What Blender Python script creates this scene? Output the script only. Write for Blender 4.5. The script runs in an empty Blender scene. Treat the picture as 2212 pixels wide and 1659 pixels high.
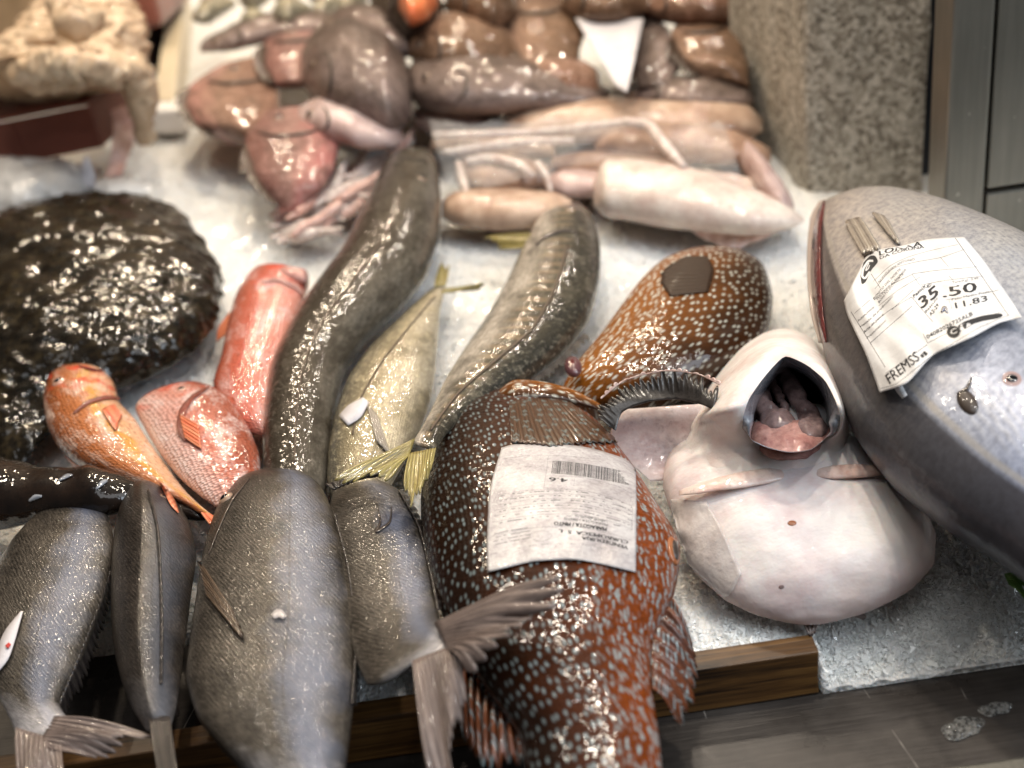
import bpy, bmesh, math, random
import numpy as np
from mathutils import Vector, Matrix, noise as mnoise
from mathutils.bvhtree import BVHTree
rnd = random.Random(7)
sc = bpy.context.scene
col = sc.collection
R = math.radians

# ------------------------------------------------------------------ camera
CAM_P = Vector((0.0, -0.62, 0.36)); PITCH = R(28.0); ROLL = R(8.5); LENS = 41.0
SLOPE = math.tan(R(6.0))                       # the stall's ice bed rises away from the customer
FW = Vector((0, math.cos(PITCH), -math.sin(PITCH)))
UP0 = Vector((0, math.sin(PITCH), math.cos(PITCH)))
RT = math.cos(ROLL) * Vector((1, 0, 0)) - math.sin(ROLL) * UP0
UP = math.sin(ROLL) * Vector((1, 0, 0)) + math.cos(ROLL) * UP0
camd = bpy.data.cameras.new('camera'); cam = bpy.data.objects.new('camera', camd); col.objects.link(cam)
m = Matrix.Identity(4)
for i in range(3):
    m[i][0] = RT[i]; m[i][1] = UP[i]; m[i][2] = -FW[i]; m[i][3] = CAM_P[i]
cam.matrix_world = m
camd.lens = LENS; camd.sensor_width = 36.0; camd.clip_start = 0.02; camd.clip_end = 60.0
camd.dof.use_dof = True; camd.dof.focus_distance = 0.60; camd.dof.aperture_fstop = 4.7; camd.dof.aperture_blades = 0
sc.camera = cam
# ------------------------------------------------------------------ world, lamps, exposure
w = bpy.data.worlds.new('World'); sc.world = w; w.use_nodes = True
bg = w.node_tree.nodes['Background']; bg.inputs[0].default_value = (1.0, 0.93, 0.84, 1); bg.inputs[1].default_value = 0.07
sc.view_settings.view_transform = 'Standard'; sc.view_settings.look = 'None'
sc.view_settings.exposure = 0.0; sc.view_settings.gamma = 1.0
cy = sc.cycles
cy.use_denoising = True
try: cy.denoiser = 'OPENIMAGEDENOISE'
except Exception: pass
cy.sample_clamp_direct = 0; cy.sample_clamp_indirect = 4.0
cy.max_bounces = 6; cy.transparent_max_bounces = 8; cy.caustics_reflective = False; cy.caustics_refractive = False
def lamp(name, kind, loc, energy, color, size, target=(0, 0.1, 0), spot=None):
    d = bpy.data.lights.new(name, kind); d.energy = energy; d.color = color
    if kind == 'AREA':
        d.shape = 'RECTANGLE'; d.size, d.size_y = size
    else: d.shadow_soft_size = size
    if spot: d.spot_size = R(spot); d.spot_blend = 0.6
    o = bpy.data.objects.new(name, d); col.objects.link(o); o.location = loc
    o.rotation_euler = (Vector(target) - Vector(loc)).to_track_quat('-Z', 'Y').to_euler()
    return o
WARM = (1.0, 0.83, 0.61); WARM2 = (1.0, 0.89, 0.74); COOL = (0.80, 0.90, 1.0)
# a row of warm bulbs hung over the stall, warm bulbs added further back for glints on the far pile, daylight from the aisle at front right
for lx, ly, lz, e, c in (
        (-0.75, 0.80, 1.30, 17, WARM), (-0.20, 1.00, 1.30, 30, WARM), (0.22, 0.75, 1.35, 24, WARM2), (-0.55, 0.30, 1.40, 14, WARM2),
        (-0.60, 1.85, 1.55, 26, WARM), (0.05, 2.0, 1.60, 30, WARM), (0.75, 1.8, 1.55, 22, WARM2),
        (0.00, 0.22, 1.45, 18, WARM2), (0.34, 0.02, 1.50, 24, WARM2), (0.62, -0.42, 1.25, 13, (1, .96, .92)), (0.0, -0.35, 1.55, 6, (1, .95, .9))):  # last two added as front fill for tuna, monkfish and ice
    lamp('bulb_and_fill_light', 'POINT', (lx, ly, lz), e, c, 0.032)
lamp('aisle_daylight', 'AREA', (1.0, -0.80, 0.95), 14, COOL, (0.9, 0.7), (0.25, 0.0, 0))
lamp('front_fill_light', 'AREA', (0.25, -0.75, 1.7), 10.5, (0.96, 0.98, 1.0), (1.8, 0.8), (0.1, -0.1, 0))  # unseen fill added to soften the shadows on the front ice

# ------------------------------------------------------------------ pixel helpers (photo measured at 2212 x 1659)
FPX = 2212 * LENS / 36.0
def ray(x, y):
    return (FW + RT * ((x - 1106) / FPX) + UP * ((829.5 - y) / FPX)).normalized()
def at(x, y, h=0.0):
    d = ray(x, y)
    t = (CAM_P.z - SLOPE * CAM_P.y - h) / (SLOPE * d.y - d.z)
    return CAM_P + d * t
def dist_at(x, y, t): return CAM_P + ray(x, y) * t
NRM = Vector((0, -SLOPE, 1)).normalized()

# ------------------------------------------------------------------ objects
ROOTLOC = {}
def props(o, label=None, cat=None, group=None, kind=None):
    if label: o['label'] = label
    if cat: o['category'] = cat
    if group: o['group'] = group
    if kind: o['kind'] = kind
    return o
def thing(name, label, cat, loc, group=None):
    o = bpy.data.objects.new(name, None); col.objects.link(o); o.location = loc
    o.empty_display_size = 0.02
    ROOTLOC[o.name] = Vector(loc)
    return props(o, label, cat, group)
def origin_of(parent):
    while parent is not None and parent.name not in ROOTLOC: parent = parent.parent
    return ROOTLOC[parent.name] if parent is not None else Vector((0, 0, 0))
def mk(name, verts, faces, mat, parent=None, uvs=None, prof=None, smooth=True, label=None, cat=None, group=None, kind=None):
    V = np.array([tuple(v) for v in verts], dtype=float)
    if parent is None:
        org = Vector((V[:, 0].mean(), V[:, 1].mean(), V[:, 2].min()))
    else: org = origin_of(parent)
    V = V - np.array(org)
    me = bpy.data.meshes.new(name); me.from_pydata(V.tolist(), [], faces)
    for nm, data in (('UVMap', uvs), ('prof', prof)):
        if data is not None:
            L = me.uv_layers.new(name=nm)
            li = np.zeros(len(me.loops), dtype=np.int32); me.loops.foreach_get('vertex_index', li)
            L.data.foreach_set('uv', np.array(data, dtype=np.float32)[li].ravel())
    if smooth: me.polygons.foreach_set('use_smooth', [True] * len(me.polygons))
    if mat: me.materials.append(mat)
    me.update()
    o = bpy.data.objects.new(name, me); col.objects.link(o)
    if parent is None: o.location = org
    else: o.parent = parent
    props(o, label, cat, group, kind)
    return o
def crom(P, n):
    """Catmull-Rom resample of array P (k x d) to n points, even in parameter by chord length of first 4 dims."""
    P = np.array(P, dtype=float); k = len(P)
    if k == 2: 
        t = np.linspace(0, 1, n)[:, None]; return P[0] * (1 - t) + P[1] * t
    ch = np.r_[0, np.cumsum(np.linalg.norm(np.diff(P[:, :min(4, P.shape[1])], axis=0), axis=1) + 1e-6)]
    Q = np.vstack([2 * P[0] - P[1], P, 2 * P[-1] - P[-2]])
    out = np.zeros((n, P.shape[1]))
    for i, s in enumerate(np.linspace(0, ch[-1], n)):
        j = min(max(np.searchsorted(ch, s) - 1, 0), k - 2)
        t = (s - ch[j]) / (ch[j + 1] - ch[j])
        a, b, c, d = Q[j], Q[j + 1], Q[j + 2], Q[j + 3]
        L = b * (1 - t) + c * t
        C = 0.5 * ((2 * b) + (-a + c) * t + (2 * a - 5 * b + 4 * c - d) * t * t + (-a + 3 * b - 3 * c + d) * t ** 3)
        out[i] = 0.35 * L + 0.65 * C
    return out
def nz(p, s, seed=0.0): return mnoise.noise(Vector(p) * s + Vector((seed, seed * 1.7, -seed)))
BV = {}
def loft(name, st, mat, parent=None, ratio=0.5, face=0.45, nl=70, na=44, ex=2.0, low=0.8, disp=None, key=None, shift=0.0, **kw):
    """Body lofted through (left, right, height) stations; the two sides are given as seen from the aisle, the
    height is metres above the ice; the belly and back bulge out by ratio x half width."""
    st = [s if len(s) > 4 else tuple(s) + (0.03,) for s in st]
    S = crom([s[:5] for s in st], nl)
    rel = []
    for s in S:
        l = at(s[0], s[1], s[4]); r = at(s[2], s[3], s[4]); rel.append((l, r))
    V = []; UV = []; PR = []; ul = 0.0; prev = None
    up = (NRM * (1 - face) - ray(S[:, 0].mean(), S[:, 1].mean()) * face).normalized()
    for i, (l, r) in enumerate(rel):
        c = (l + r) / 2; a = (r - l) / 2; hw = a.length
        if prev is not None: ul += (c - prev).length
        prev = c
        b = hw * (ratio[0] + (ratio[1] - ratio[0]) * i / (nl - 1) if isinstance(ratio, tuple) else ratio)
        tt_ = i / (nl - 1); b *= min(1.0, (tt_ / 0.05 + 0.02) ** 0.5 * 1.0, ((1 - tt_) / 0.06 + 0.02) ** 0.5)
        u2 = (up - a.normalized() * up.dot(a.normalized()) * 0.6).normalized()
        ring = []
        for k in range(na):
            th = 2 * math.pi * k / na - math.pi / 2      # start at the underside
            cc, ss = math.cos(th), math.sin(th)
            ca = math.copysign(abs(cc) ** (2 / ex), cc); sa = math.copysign(abs(ss) ** (2 / ex), ss)
            ring.append(c + a * ca + u2 * (sa * b * (1 if sa > 0 else low) + shift * hw))
            PR.append((i / (nl - 1), ca * 0.5 + 0.5))
        arc = [0.0]
        for k in range(1, na): arc.append(arc[-1] + (ring[k] - ring[k - 1]).length)
        V += ring; UV += [(ul, q - arc[na // 2]) for q in arc]
    if disp:
        n = len(V)
        cs = [(l + r) / 2 for l, r in rel]
        for q in range(n):
            i = q // na
            d = (V[q] - cs[i]); 
            if d.length > 1e-6: V[q] = V[q] + d.normalized() * disp(V[q], i / (nl - 1), q % na)
    F = []
    for i in range(nl - 1):
        for k in range(na):
            k2 = (k + 1) % na
            F.append((i * na + k, i * na + k2, (i + 1) * na + k2, (i + 1) * na + k))
    n0 = len(V)
    for e, i in ((0, 0), (1, nl - 1)):
        c = sum((Vector(V[i * na + k]) for k in range(na)), Vector()) / na
        V.append(c); UV.append(UV[i * na]); PR.append((e, 0.5))
        for k in range(na):
            k2 = (k + 1) % na
            F.append((n0 + e, i * na + k2, i * na + k) if e == 0 else (n0 + e, i * na + k, i * na + k2))
    if key: BV[key] = BVHTree.FromPolygons([tuple(v) for v in V], F)
    return mk(name, V, F, mat, parent, UV, PR, **kw)
def drape(key, x, y, off=0.0008, fallback=0.05):
    h = BV[key].ray_cast(CAM_P, ray(x, y))
    if h[0] is None:
        p = at(x, y, fallback); return p, NRM
    n = h[1] if h[1].dot(ray(x, y)) < 0 else -h[1]
    return h[0] + n * off, n
def sheet(name, grid, mat, parent, thick=0.0006, uv_scale=(1, 1), **kw):
    """Thin two-sided sheet through a grid of points (rows x cols)."""
    nr, nc = len(grid), len(grid[0]); V = []; UV = []; PR = []
    N = []
    for i in range(nr):
        for j in range(nc):
            du = Vector(grid[i][min(j + 1, nc - 1)]) - Vector(grid[i][max(j - 1, 0)])
            dv = Vector(grid[min(i + 1, nr - 1)][j]) - Vector(grid[max(i - 1, 0)][j])
            n = du.cross(dv); n = n.normalized() if n.length > 1e-12 else NRM
            N.append(n)
    for s in (1, -1):
        for i in range(nr):
            for j in range(nc):
                V.append(Vector(grid[i][j]) + N[i * nc + j] * thick * 0.5 * s)
                UV.append((j / (nc - 1) * uv_scale[0], i / (nr - 1) * uv_scale[1])); PR.append((i / (nr - 1), j / (nc - 1)))
    F = []; o = nr * nc
    for i in range(nr - 1):
        for j in range(nc - 1):
            a, b, c, d = i * nc + j, i * nc + j + 1, (i + 1) * nc + j + 1, (i + 1) * nc + j
            F.append((a, b, c, d)); F.append((o + d, o + c, o + b, o + a))
    rim = [(0, j) for j in range(nc)] + [(i, nc - 1) for i in range(1, nr)] + [(nr - 1, j) for j in range(nc - 2, -1, -1)] + [(i, 0) for i in range(nr - 2, 0, -1)]
    for q in range(len(rim)):
        a = rim[q][0] * nc + rim[q][1]; b = rim[(q + 1) % len(rim)]; b = b[0] * nc + b[1]
        F.append((b, a, o + a, o + b))
    return mk(name, V, F, mat, parent, UV, PR, **kw)
def fin(name, base, tips, mat, parent, rays=14, amp=0.0012, rag=0.08, lift=0.0, nr=10, seed=0, thick=0.0008, key=None, off=0.002, rows=12, wav=0.0, **kw):
    """Ray-ribbed fin between a base line and a tip line, both lists of (x, y, h)."""
    g = rays * 6 + 1
    B = crom(base, g); T = crom(tips, g); rr = random.Random(seed)
    ext = [rr.uniform(1 - rag, 1 + rag * 0.3) for _ in range(rays + 1)]
    grid = []
    def pt(x, y, h):
        if key:
            p, n = drape(key, x, y, off + h)
            return p
        return at(x, y, h)
    Bp = [pt(*b[:3]) for b in B]; Tp = [pt(*b[:3]) for b in T]
    for i in range(rows):
        t = i / (rows - 1); row = []
        for j in range(g):
            k = j / 6.0; q = k - math.floor(k)
            e = ext[int(k) if k < rays else rays]
            notch = 1 - rag * 1.3 * (abs(2 * q - 1) ** 2) * t * 1.0
            tt = t * e * notch
            p = Bp[j] * (1 - tt) + Tp[j] * tt
            if key:
                b2 = B[j] * (1 - tt) + T[j] * tt; p = pt(*b2[:3])
            p = p + NRM * (lift * math.sin(math.pi * t) + amp * math.cos(2 * math.pi * k) * min(1, t * 3 + 0.3) + wav * t * math.sin(9.0 * j / g + 2.6 * t + seed))
            row.append(p)
        grid.append(row)
    return sheet(name, grid, mat, parent, thick, (1, 1), **kw)
def ball(name, c, r, mat, parent, squash=(1, 1, 1), axis=None, n=10, **kw):
    V = []; F = []; UV = []; m_ = 2 * n
    q = Vector((0, 0, 1)).rotation_difference(axis).to_matrix() if axis else Matrix.Identity(3)
    for i in range(n + 1):
        for k in range(m_):
            a = math.pi * i / n; b = 2 * math.pi * k / m_
            v = Vector((math.sin(a) * math.cos(b) * squash[0], math.sin(a) * math.sin(b) * squash[1], math.cos(a) * squash[2])) * r
            V.append(Vector(c) + q @ v); UV.append((k / m_, i / n))
    for i in range(n):
        for k in range(m_): F.append((i * m_ + k, (i + 1) * m_ + k, (i + 1) * m_ + (k + 1) % m_, i * m_ + (k + 1) % m_))
    return mk(name, V, F, mat, parent, UV, **kw)
def surf_h(key, x, y):
    p = drape(key, x, y, 0.0)[0]; return p.z - SLOPE * p.y
def eye(key, x, y, r, parent, ring=None, pupil=None, off=-0.001, tilt=0.0):
    p, n = drape(key, x, y, off)
    e = ball('eye', p, r, ring or M['iris'], parent, (1, 1, 0.55), n, 8)
    ball('pupil', p + n * r * 0.36, r * 0.58, pupil or M['pupil'], e, (1, 1, 0.5), n, 7)
    return e
def tube(name, pts, rads, mat, parent=None, ns=10, nl=None, cap=True, **kw):
    """Tapering tube through (x, y, h) pixels with radii in metres."""
    nl = nl or max(8, len(pts) * 6)
    S = crom([tuple(p) + (r,) for p, r in zip(pts, rads if hasattr(rads, '__len__') else [rads] * len(pts))], nl)
    P = [at(*s[:3]) for s in S]; V = []; UV = []; F = []; u = 0
    for i, p in enumerate(P):
        t = (P[min(i + 1, nl - 1)] - P[max(i - 1, 0)]).normalized()
        s = t.cross(NRM).normalized(); b = s.cross(t)
        if i: u += (p - P[i - 1]).length
        for k in range(ns):
            a = 2 * math.pi * k / ns
            V.append(p + (s * math.cos(a) + b * math.sin(a)) * S[i][3]); UV.append((u, k / ns * 0.05))
    for i in range(nl - 1):
        for k in range(ns): F.append((i * ns + k, (i + 1) * ns + k, (i + 1) * ns + (k + 1) % ns, i * ns + (k + 1) % ns))
    F.append(tuple(range(ns))); F.append(tuple((nl - 1) * ns + k for k in range(ns - 1, -1, -1)))
    return mk(name, V, F, mat, parent, UV, **kw)
def box(name, o, ax, ay, az, mat, parent=None, bev=0.0015, rough=0.0, **kw):
    """Bevelled box from corner o along three edge vectors."""
    bm = bmesh.new(); bmesh.ops.create_cube(bm, size=1.0)
    o, ax, ay, az = map(Vector, (o, ax, ay, az))
    L = (ax.length, ay.length, az.length)
    for v in bm.verts: v.co = Vector(((v.co.x + .5) * L[0], (v.co.y + .5) * L[1], (v.co.z + .5) * L[2]))
    if bev: bmesh.ops.bevel(bm, geom=bm.edges[:], offset=bev, segments=2, affect='EDGES', profile=0.6)
    if rough:
        bmesh.ops.subdivide_edges(bm, edges=[e for e in bm.edges if e.calc_length() > 0.01], cuts=14, use_grid_fill=True)
        for v in bm.verts: v.co += Vector((nz(v.co, 60, 1), nz(v.co, 60, 5), nz(v.co, 60, 9))) * rough
    bm.verts.ensure_lookup_table()
    loc = [v.co.copy() for v in bm.verts]
    V = [o + ax.normalized() * c.x + ay.normalized() * c.y + az.normalized() * c.z for c in loc]
    F = [tuple(v.index for v in f.verts) for f in bm.faces]
    UV = [(c.x, c.y + c.z) for c in loc]
    bm.free()
    return mk(name, V, F, mat, parent, UV, smooth=False, **kw)
# ------------------------------------------------------------------ materials
M = {}
class N:
    """Small helper round a material's node tree."""
    def __init__(s, name):
        s.m = bpy.data.materials.new(name); s.m.use_nodes = True; s.t = s.m.node_tree
        s.b = s.t.nodes['Principled BSDF']; M[name] = s.m
    def n(s, ty, **kw):
        x = s.t.nodes.new(ty)
        for k, v in kw.items(): setattr(x, k, v)
        return x
    def put(s, sock, v):
        if hasattr(v, 'is_output') or isinstance(v, bpy.types.NodeSocket): s.t.links.new(v, sock)
        elif isinstance(v, (tuple, list)) and len(v) == 3 and sock.type == 'RGBA': sock.default_value = (*v, 1)
        else: sock.default_value = v
    flat = False
    def uv(s, name='UVMap'):
        s.flat = True; return s.n('ShaderNodeUVMap', uv_map=name).outputs[0]
    def obj(s): return s.n('ShaderNodeTexCoord').outputs['Object']
    def map(s, v, scale=(1, 1, 1), rot=(0, 0, 0), loc=(0, 0, 0)):
        x = s.n('ShaderNodeMapping'); s.put(x.inputs['Vector'], v); x.inputs['Scale'].default_value = scale
        x.inputs['Rotation'].default_value = rot; x.inputs['Location'].default_value = loc; return x.outputs[0]
    def noise(s, v, scale, detail=4, rough=0.55, dist=0.0, out=0):
        x = s.n('ShaderNodeTexNoise'); s.put(x.inputs['Vector'], v); x.inputs['Scale'].default_value = scale
        x.inputs['Detail'].default_value = detail; x.inputs['Roughness'].default_value = rough; x.inputs['Distortion'].default_value = dist
        return x.outputs[out]
    def vor(s, v, scale, feature='F1', rand=1.0, out='Distance', metric='EUCLIDEAN', dim=None):
        x = s.n('ShaderNodeTexVoronoi', feature=feature, distance=metric, voronoi_dimensions=dim or ('2D' if s.flat else '3D')); s.put(x.inputs['Vector'], v)
        s.put(x.inputs['Scale'], scale); x.inputs['Randomness'].default_value = rand; return x.outputs[out]
    def wave(s, v, scale, dist=0, detail=2, direction='X', dscale=1.0):
        x = s.n('ShaderNodeTexWave', bands_direction=direction); s.put(x.inputs['Vector'], v); x.inputs['Scale'].default_value = scale
        x.inputs['Distortion'].default_value = dist; x.inputs['Detail'].default_value = detail; x.inputs['Detail Scale'].default_value = dscale
        return x.outputs['Fac']
    def ramp(s, f, *stops, interp='LINEAR'):
        x = s.n('ShaderNodeValToRGB'); s.put(x.inputs[0], f); e = x.color_ramp.elements; x.color_ramp.interpolation = interp
        while len(e) < len(stops): e.new(0.5)
        for i, (p, c) in enumerate(stops):
            e[i].position = p; e[i].color = (c, c, c, 1) if not hasattr(c, '__len__') else (*c, 1)
        return x.outputs[0]
    def math(s, op, a, b=0.0, c=None):
        x = s.n('ShaderNodeMath', operation=op); s.put(x.inputs[0], a); s.put(x.inputs[1], b)
        if c is not None: s.put(x.inputs[2], c)
        return x.outputs[0]
    def mix(s, f, a, b, mode='MIX'):
        x = s.n('ShaderNodeMix', data_type='RGBA', blend_type=mode); s.put(x.inputs[0], f); s.put(x.inputs[6], a); s.put(x.inputs[7], b)
        return x.outputs[2]
    def sep(s, v):
        x = s.n('ShaderNodeSeparateXYZ'); s.put(x.inputs[0], v); return x.outputs
    def comb(s, x_, y_, z_=0.0):
        x = s.n('ShaderNodeCombineXYZ'); s.put(x.inputs[0], x_); s.put(x.inputs[1], y_); s.put(x.inputs[2], z_); return x.outputs[0]
    def vadd(s, a, b, op='ADD'):
        x = s.n('ShaderNodeVectorMath', operation=op); s.put(x.inputs[0], a); s.put(x.inputs[1], b); return x.outputs[0]
    def bump(s, h, strength=0.5, dist=0.001, nrm=None):
        x = s.n('ShaderNodeBump'); s.put(x.inputs['Height'], h); x.inputs['Strength'].default_value = strength; x.inputs['Distance'].default_value = dist
        if nrm is not None: s.put(x.inputs['Normal'], nrm)
        return x.outputs[0]
    def done(s, color=None, rough=0.4, metal=0.0, coat=0.0, crough=0.04, nrm=None, cnrm=None, spec=0.3, sss=0.0, sssr=(0.006, 0.003, 0.002), **kw):
        b = s.b
        if coat > 0.3 and cnrm is not None: spec = 0.06
        if color is not None: s.put(b.inputs['Base Color'], color)
        s.put(b.inputs['Roughness'], rough); s.put(b.inputs['Metallic'], metal); s.put(b.inputs['Coat Weight'], coat)
        s.put(b.inputs['Coat Roughness'], crough); s.put(b.inputs['Specular IOR Level'], spec)
        if nrm is not None: s.put(b.inputs['Normal'], nrm)
        if cnrm is not None: s.put(b.inputs['Coat Normal'], cnrm)
        if sss:
            b.inputs['Subsurface Weight'].default_value = sss; b.inputs['Subsurface Radius'].default_value = [q * 100 for q in sssr]; b.inputs['Subsurface Scale'].default_value = 0.01
        for k, v in kw.items(): s.put(b.inputs[k.replace('_', ' ')], v)
        return s.m
def wet(n, coord, base_nrm=None, s1=260, s2=900, k=0.5, d=0.0008):
    """Bump of a slimy wet film: soft ripples and small beads."""
    a = n.noise(n.obj(), s1, 1.5); b = n.noise(n.obj(), s2, 1)
    h = n.math('ADD', a, n.math('MULTIPLY', b, 0.22))
    return n.bump(h, k, d, base_nrm)

def painted(name, c1, c2, rough=0.4, sc_=14, coat=0.1):
    n = N(name); o = n.obj()
    return n.done(n.ramp(n.noise(o, sc_, 5, 0.6), (0.3, c1), (0.7, c2)), rough, 0, coat, 0.15, n.bump(n.noise(o, sc_ * 8, 3), 0.2, 0.001))
# -- spotted wrasse
def wrasse(name, dark, mid, bright, spot, back_left=True, worm=0.5, sc_=235, top_dark=0.0):
    n = N(name); uv = n.uv(); pr = n.sep(n.uv('prof'))
    side = pr[1] if back_left else n.math('SUBTRACT', 1.0, pr[1])
    wob = n.noise(uv, 30, 3)
    f = n.math('ADD', side, n.math('MULTIPLY', n.math('SUBTRACT', wob, 0.5), 0.55))
    basec = n.ramp(f, (0.18, dark), (0.6, mid), (0.92, bright))
    fine = n.noise(uv, 420, 4)
    basec = n.mix(n.ramp(fine, (0.35, 0.0), (0.75, 0.55)), basec, dark)
    ws = n.noise(uv, 240, 2, out=1)
    amt = n.math('MULTIPLY', n.math('POWER', side, 1.5), 0.006 * worm)
    off = n.vadd(n.vadd(ws, (0.5, 0.5, 0.5), 'SUBTRACT'), n.comb(amt, amt, amt), 'MULTIPLY')
    v = n.map(n.vadd(uv, off), (0.64, 1.2, 1), (0, 0, 0.3))
    fz = n.math('MULTIPLY', n.noise(uv, 500, 2), 0.16)
    d = n.vor(v, sc_, 'F1', 0.6)
    spots = n.ramp(n.math('ADD', d, fz), (0.17, 1.0), (0.40, 0.0))
    w2 = n.noise(uv, 200, 2, out=1)
    v2 = n.vadd(n.map(uv, (0.42, 1.25, 1), (0, 0, -0.5)), n.vadd(n.vadd(w2, (.5, .5, .5), 'SUBTRACT'), (0.005, 0.005, 0), 'MULTIPLY'))
    worms = n.ramp(n.math('ADD', n.vor(v2, sc_ * 1.25, 'F1', 0.8), fz), (0.24, 1.0), (0.45, 0.0))
    wm = n.math('MULTIPLY', n.ramp(n.math('ADD', side, n.math('MULTIPLY', n.noise(uv, 55, 2), 0.5)), (0.90, 0.0), (1.04, 1.0)), worm)
    mask = n.mix(wm, spots, worms)
    fade = n.math('MULTIPLY', n.ramp(side, (0.10, 0.40), (0.60, 0.95)), n.ramp(n.noise(uv, 90, 3), (0.3, 0.45), (0.6, 1.0)))
    c = n.mix(n.math('MULTIPLY', mask, fade), basec, spot)
    scal = n.vor(n.map(uv, (1.0, 1.25, 1)), 330, 'F1', 0.35)
    nb = n.bump(scal, 0.25, 0.0008)
    return n.done(c, 0.42, 0.0, 0.6, 0.035, nb, wet(n, uv, None, 230, 560, 0.6, 0.0009), 0.2)
wrasse('wrasse_skin', (0.010, 0.0034, 0.0013), (0.060, 0.0145, 0.0035), (0.19, 0.040, 0.0055), (0.24, 0.30, 0.31), True, 0.8)
wrasse('wrasse_skin_pale', (0.028, 0.010, 0.003), (0.16, 0.050, 0.006), (0.30, 0.100, 0.011), (0.56, 0.57, 0.50), False, 1.0, 190)
def finmat(name, c1, c2, spot=None, rays=14, alpha=1.0, streak=0.5, rough=0.35, coat=0.6):
    n = N(name); uv = n.uv(); s = n.sep(uv)
    ray_ = n.math('ADD', n.math('MULTIPLY', n.math('COSINE', n.math('MULTIPLY', s[0], 2 * math.pi * rays)), 0.5), 0.5)
    f = n.math('ADD', n.math('MULTIPLY', ray_, streak), n.math('MULTIPLY', n.noise(n.map(uv, (rays * 1.0, 3, 1)), 3, 4), 0.7))
    c = n.mix(n.ramp(f, (0.25, 0.0), (0.95, 1.0)), c1, c2)
    if spot:
        d = n.vor(n.map(uv, (6, 9, 1)), 1.0, 'F1', 0.55)
        c = n.mix(n.ramp(d, (0.18, 1.0), (0.28, 0.0)), c, spot)
    nb = n.bump(n.noise(n.map(uv, (rays * 2, 6, 1)), 4, 3), 0.4, 0.0008)
    return n.done(c, rough, 0, coat, 0.1, nb)
finmat('wrasse_fin', (0.035, 0.010, 0.004), (0.16, 0.042, 0.012), (0.22, 0.27, 0.28), 9)
finmat('wrasse_pectoral', (0.030, 0.011, 0.003), (0.085, 0.028, 0.006), (0.10, 0.115, 0.11), 18, streak=0.25)
finmat('bream_fin', (0.075, 0.055, 0.050), (0.25, 0.19, 0.165), None, 10, streak=0.35, rough=0.5)
finmat('bream_fin_dark', (0.010, 0.008, 0.009), (0.055, 0.045, 0.04), None, 14)
finmat('bream_pectoral', (0.022, 0.013, 0.008), (0.11, 0.068, 0.042), None, 9, streak=0.35)
finmat('yellow_fin', (0.10, 0.075, 0.022), (0.40, 0.33, 0.11), None, 9, streak=0.35)
finmat('wrasse_pectoral_plain', (0.012, 0.005, 0.002), (0.045, 0.017, 0.004), None, 12, streak=0.2, rough=0.55, coat=0.05)
painted('frill_black', (0.003, 0.0025, 0.0025), (0.05, 0.042, 0.038), 0.35, 120, 0.6)
finmat('pink_tail', (0.22, 0.07, 0.06), (0.42, 0.18, 0.15), None, 7)
finmat('brown_fin', (0.03, 0.018, 0.011), (0.11, 0.066, 0.044), None, 8, streak=0.3)
finmat('slate_fin', (0.03, 0.04, 0.05), (0.12, 0.13, 0.14), None, 8)
finmat('red_fin', (0.55, 0.10, 0.04), (0.72, 0.30, 0.16), None, 8)
finmat('grey_fin', (0.16, 0.13, 0.11), (0.38, 0.33, 0.27), None, 8)
finmat('pink_fin', (0.62, 0.40, 0.34), (0.80, 0.62, 0.56), None, 6)

# -- grey bream
def bream(name, dark, lite, blue, side=1.0, silver=0.9):
    n = N(name); uv = n.uv(); pr = n.sep(n.uv('prof'))
    st = n.noise(n.map(n.map(uv, rot=(0, 0, 0.75 * side)), (0.30, 1.0, 1)), 900, 3, 0.65)
    st2 = n.wave(n.map(uv, rot=(0, 0, 0.6 * side)), 165, 5.0, 3, 'Y', 4.0)
    big = n.noise(uv, 34, 6, 0.7)
    spk = n.noise(uv, 800, 3, 0.7)
    f = n.math('ADD', n.math('ADD', n.math('MULTIPLY', st, 0.50), n.math('MULTIPLY', st2, 0.09)), n.math('ADD', n.math('MULTIPLY', big, 0.55), n.math('MULTIPLY', spk, 0.12)))
    c = n.ramp(f, (0.50, dark), (0.66, tuple(a * 0.66 + b * 0.34 for a, b in zip(dark, lite))), (0.82, lite))
    painted_sheen = n.math('MULTIPLY', n.ramp(n.math('ADD', n.math('ABSOLUTE', n.math('SUBTRACT', pr[1], 0.74)), n.math('MULTIPLY', n.math('SUBTRACT', n.noise(uv, 45, 3), 0.5), 0.35)), (0.03, 1.0), (0.24, 0.0)), 0.55)  # blue sheen of the cool light, painted into one flank
    c = n.mix(painted_sheen, c, blue)
    c = n.mix(n.math('MULTIPLY', n.ramp(n.math('ADD', pr[0], n.math('MULTIPLY', n.math('SUBTRACT', big, 0.5), 0.3)), (0.80, 0.0), (0.95, 1.0)), n.math('MULTIPLY', st, silver)), c, (0.55, 0.54, 0.58))
    # dark beaded lateral line along the flank
    ll = n.ramp(n.math('ABSOLUTE', n.math('SUBTRACT', n.math('ADD', pr[1], n.math('MULTIPLY', n.math('SUBTRACT', pr[0], 0.5), 0.12)), 0.63)), (0.004, 1.0), (0.011, 0.0))
    bead = n.ramp(n.noise(uv, 260, 2), (0.35, 0.1), (0.6, 1.0))
    c = n.mix(n.math('MULTIPLY', n.math('MULTIPLY', ll, bead), 0.55), c, (0.02, 0.015, 0.012))
    nb = n.bump(n.math('ADD', st, n.math('MULTIPLY', st2, 0.16)), 0.5, 0.0008)
    return n.done(c, 0.34, 0.15, 0.28, 0.05, nb, wet(n, uv, None, 330, 800, 0.7, 0.0009), 0.3)
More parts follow.
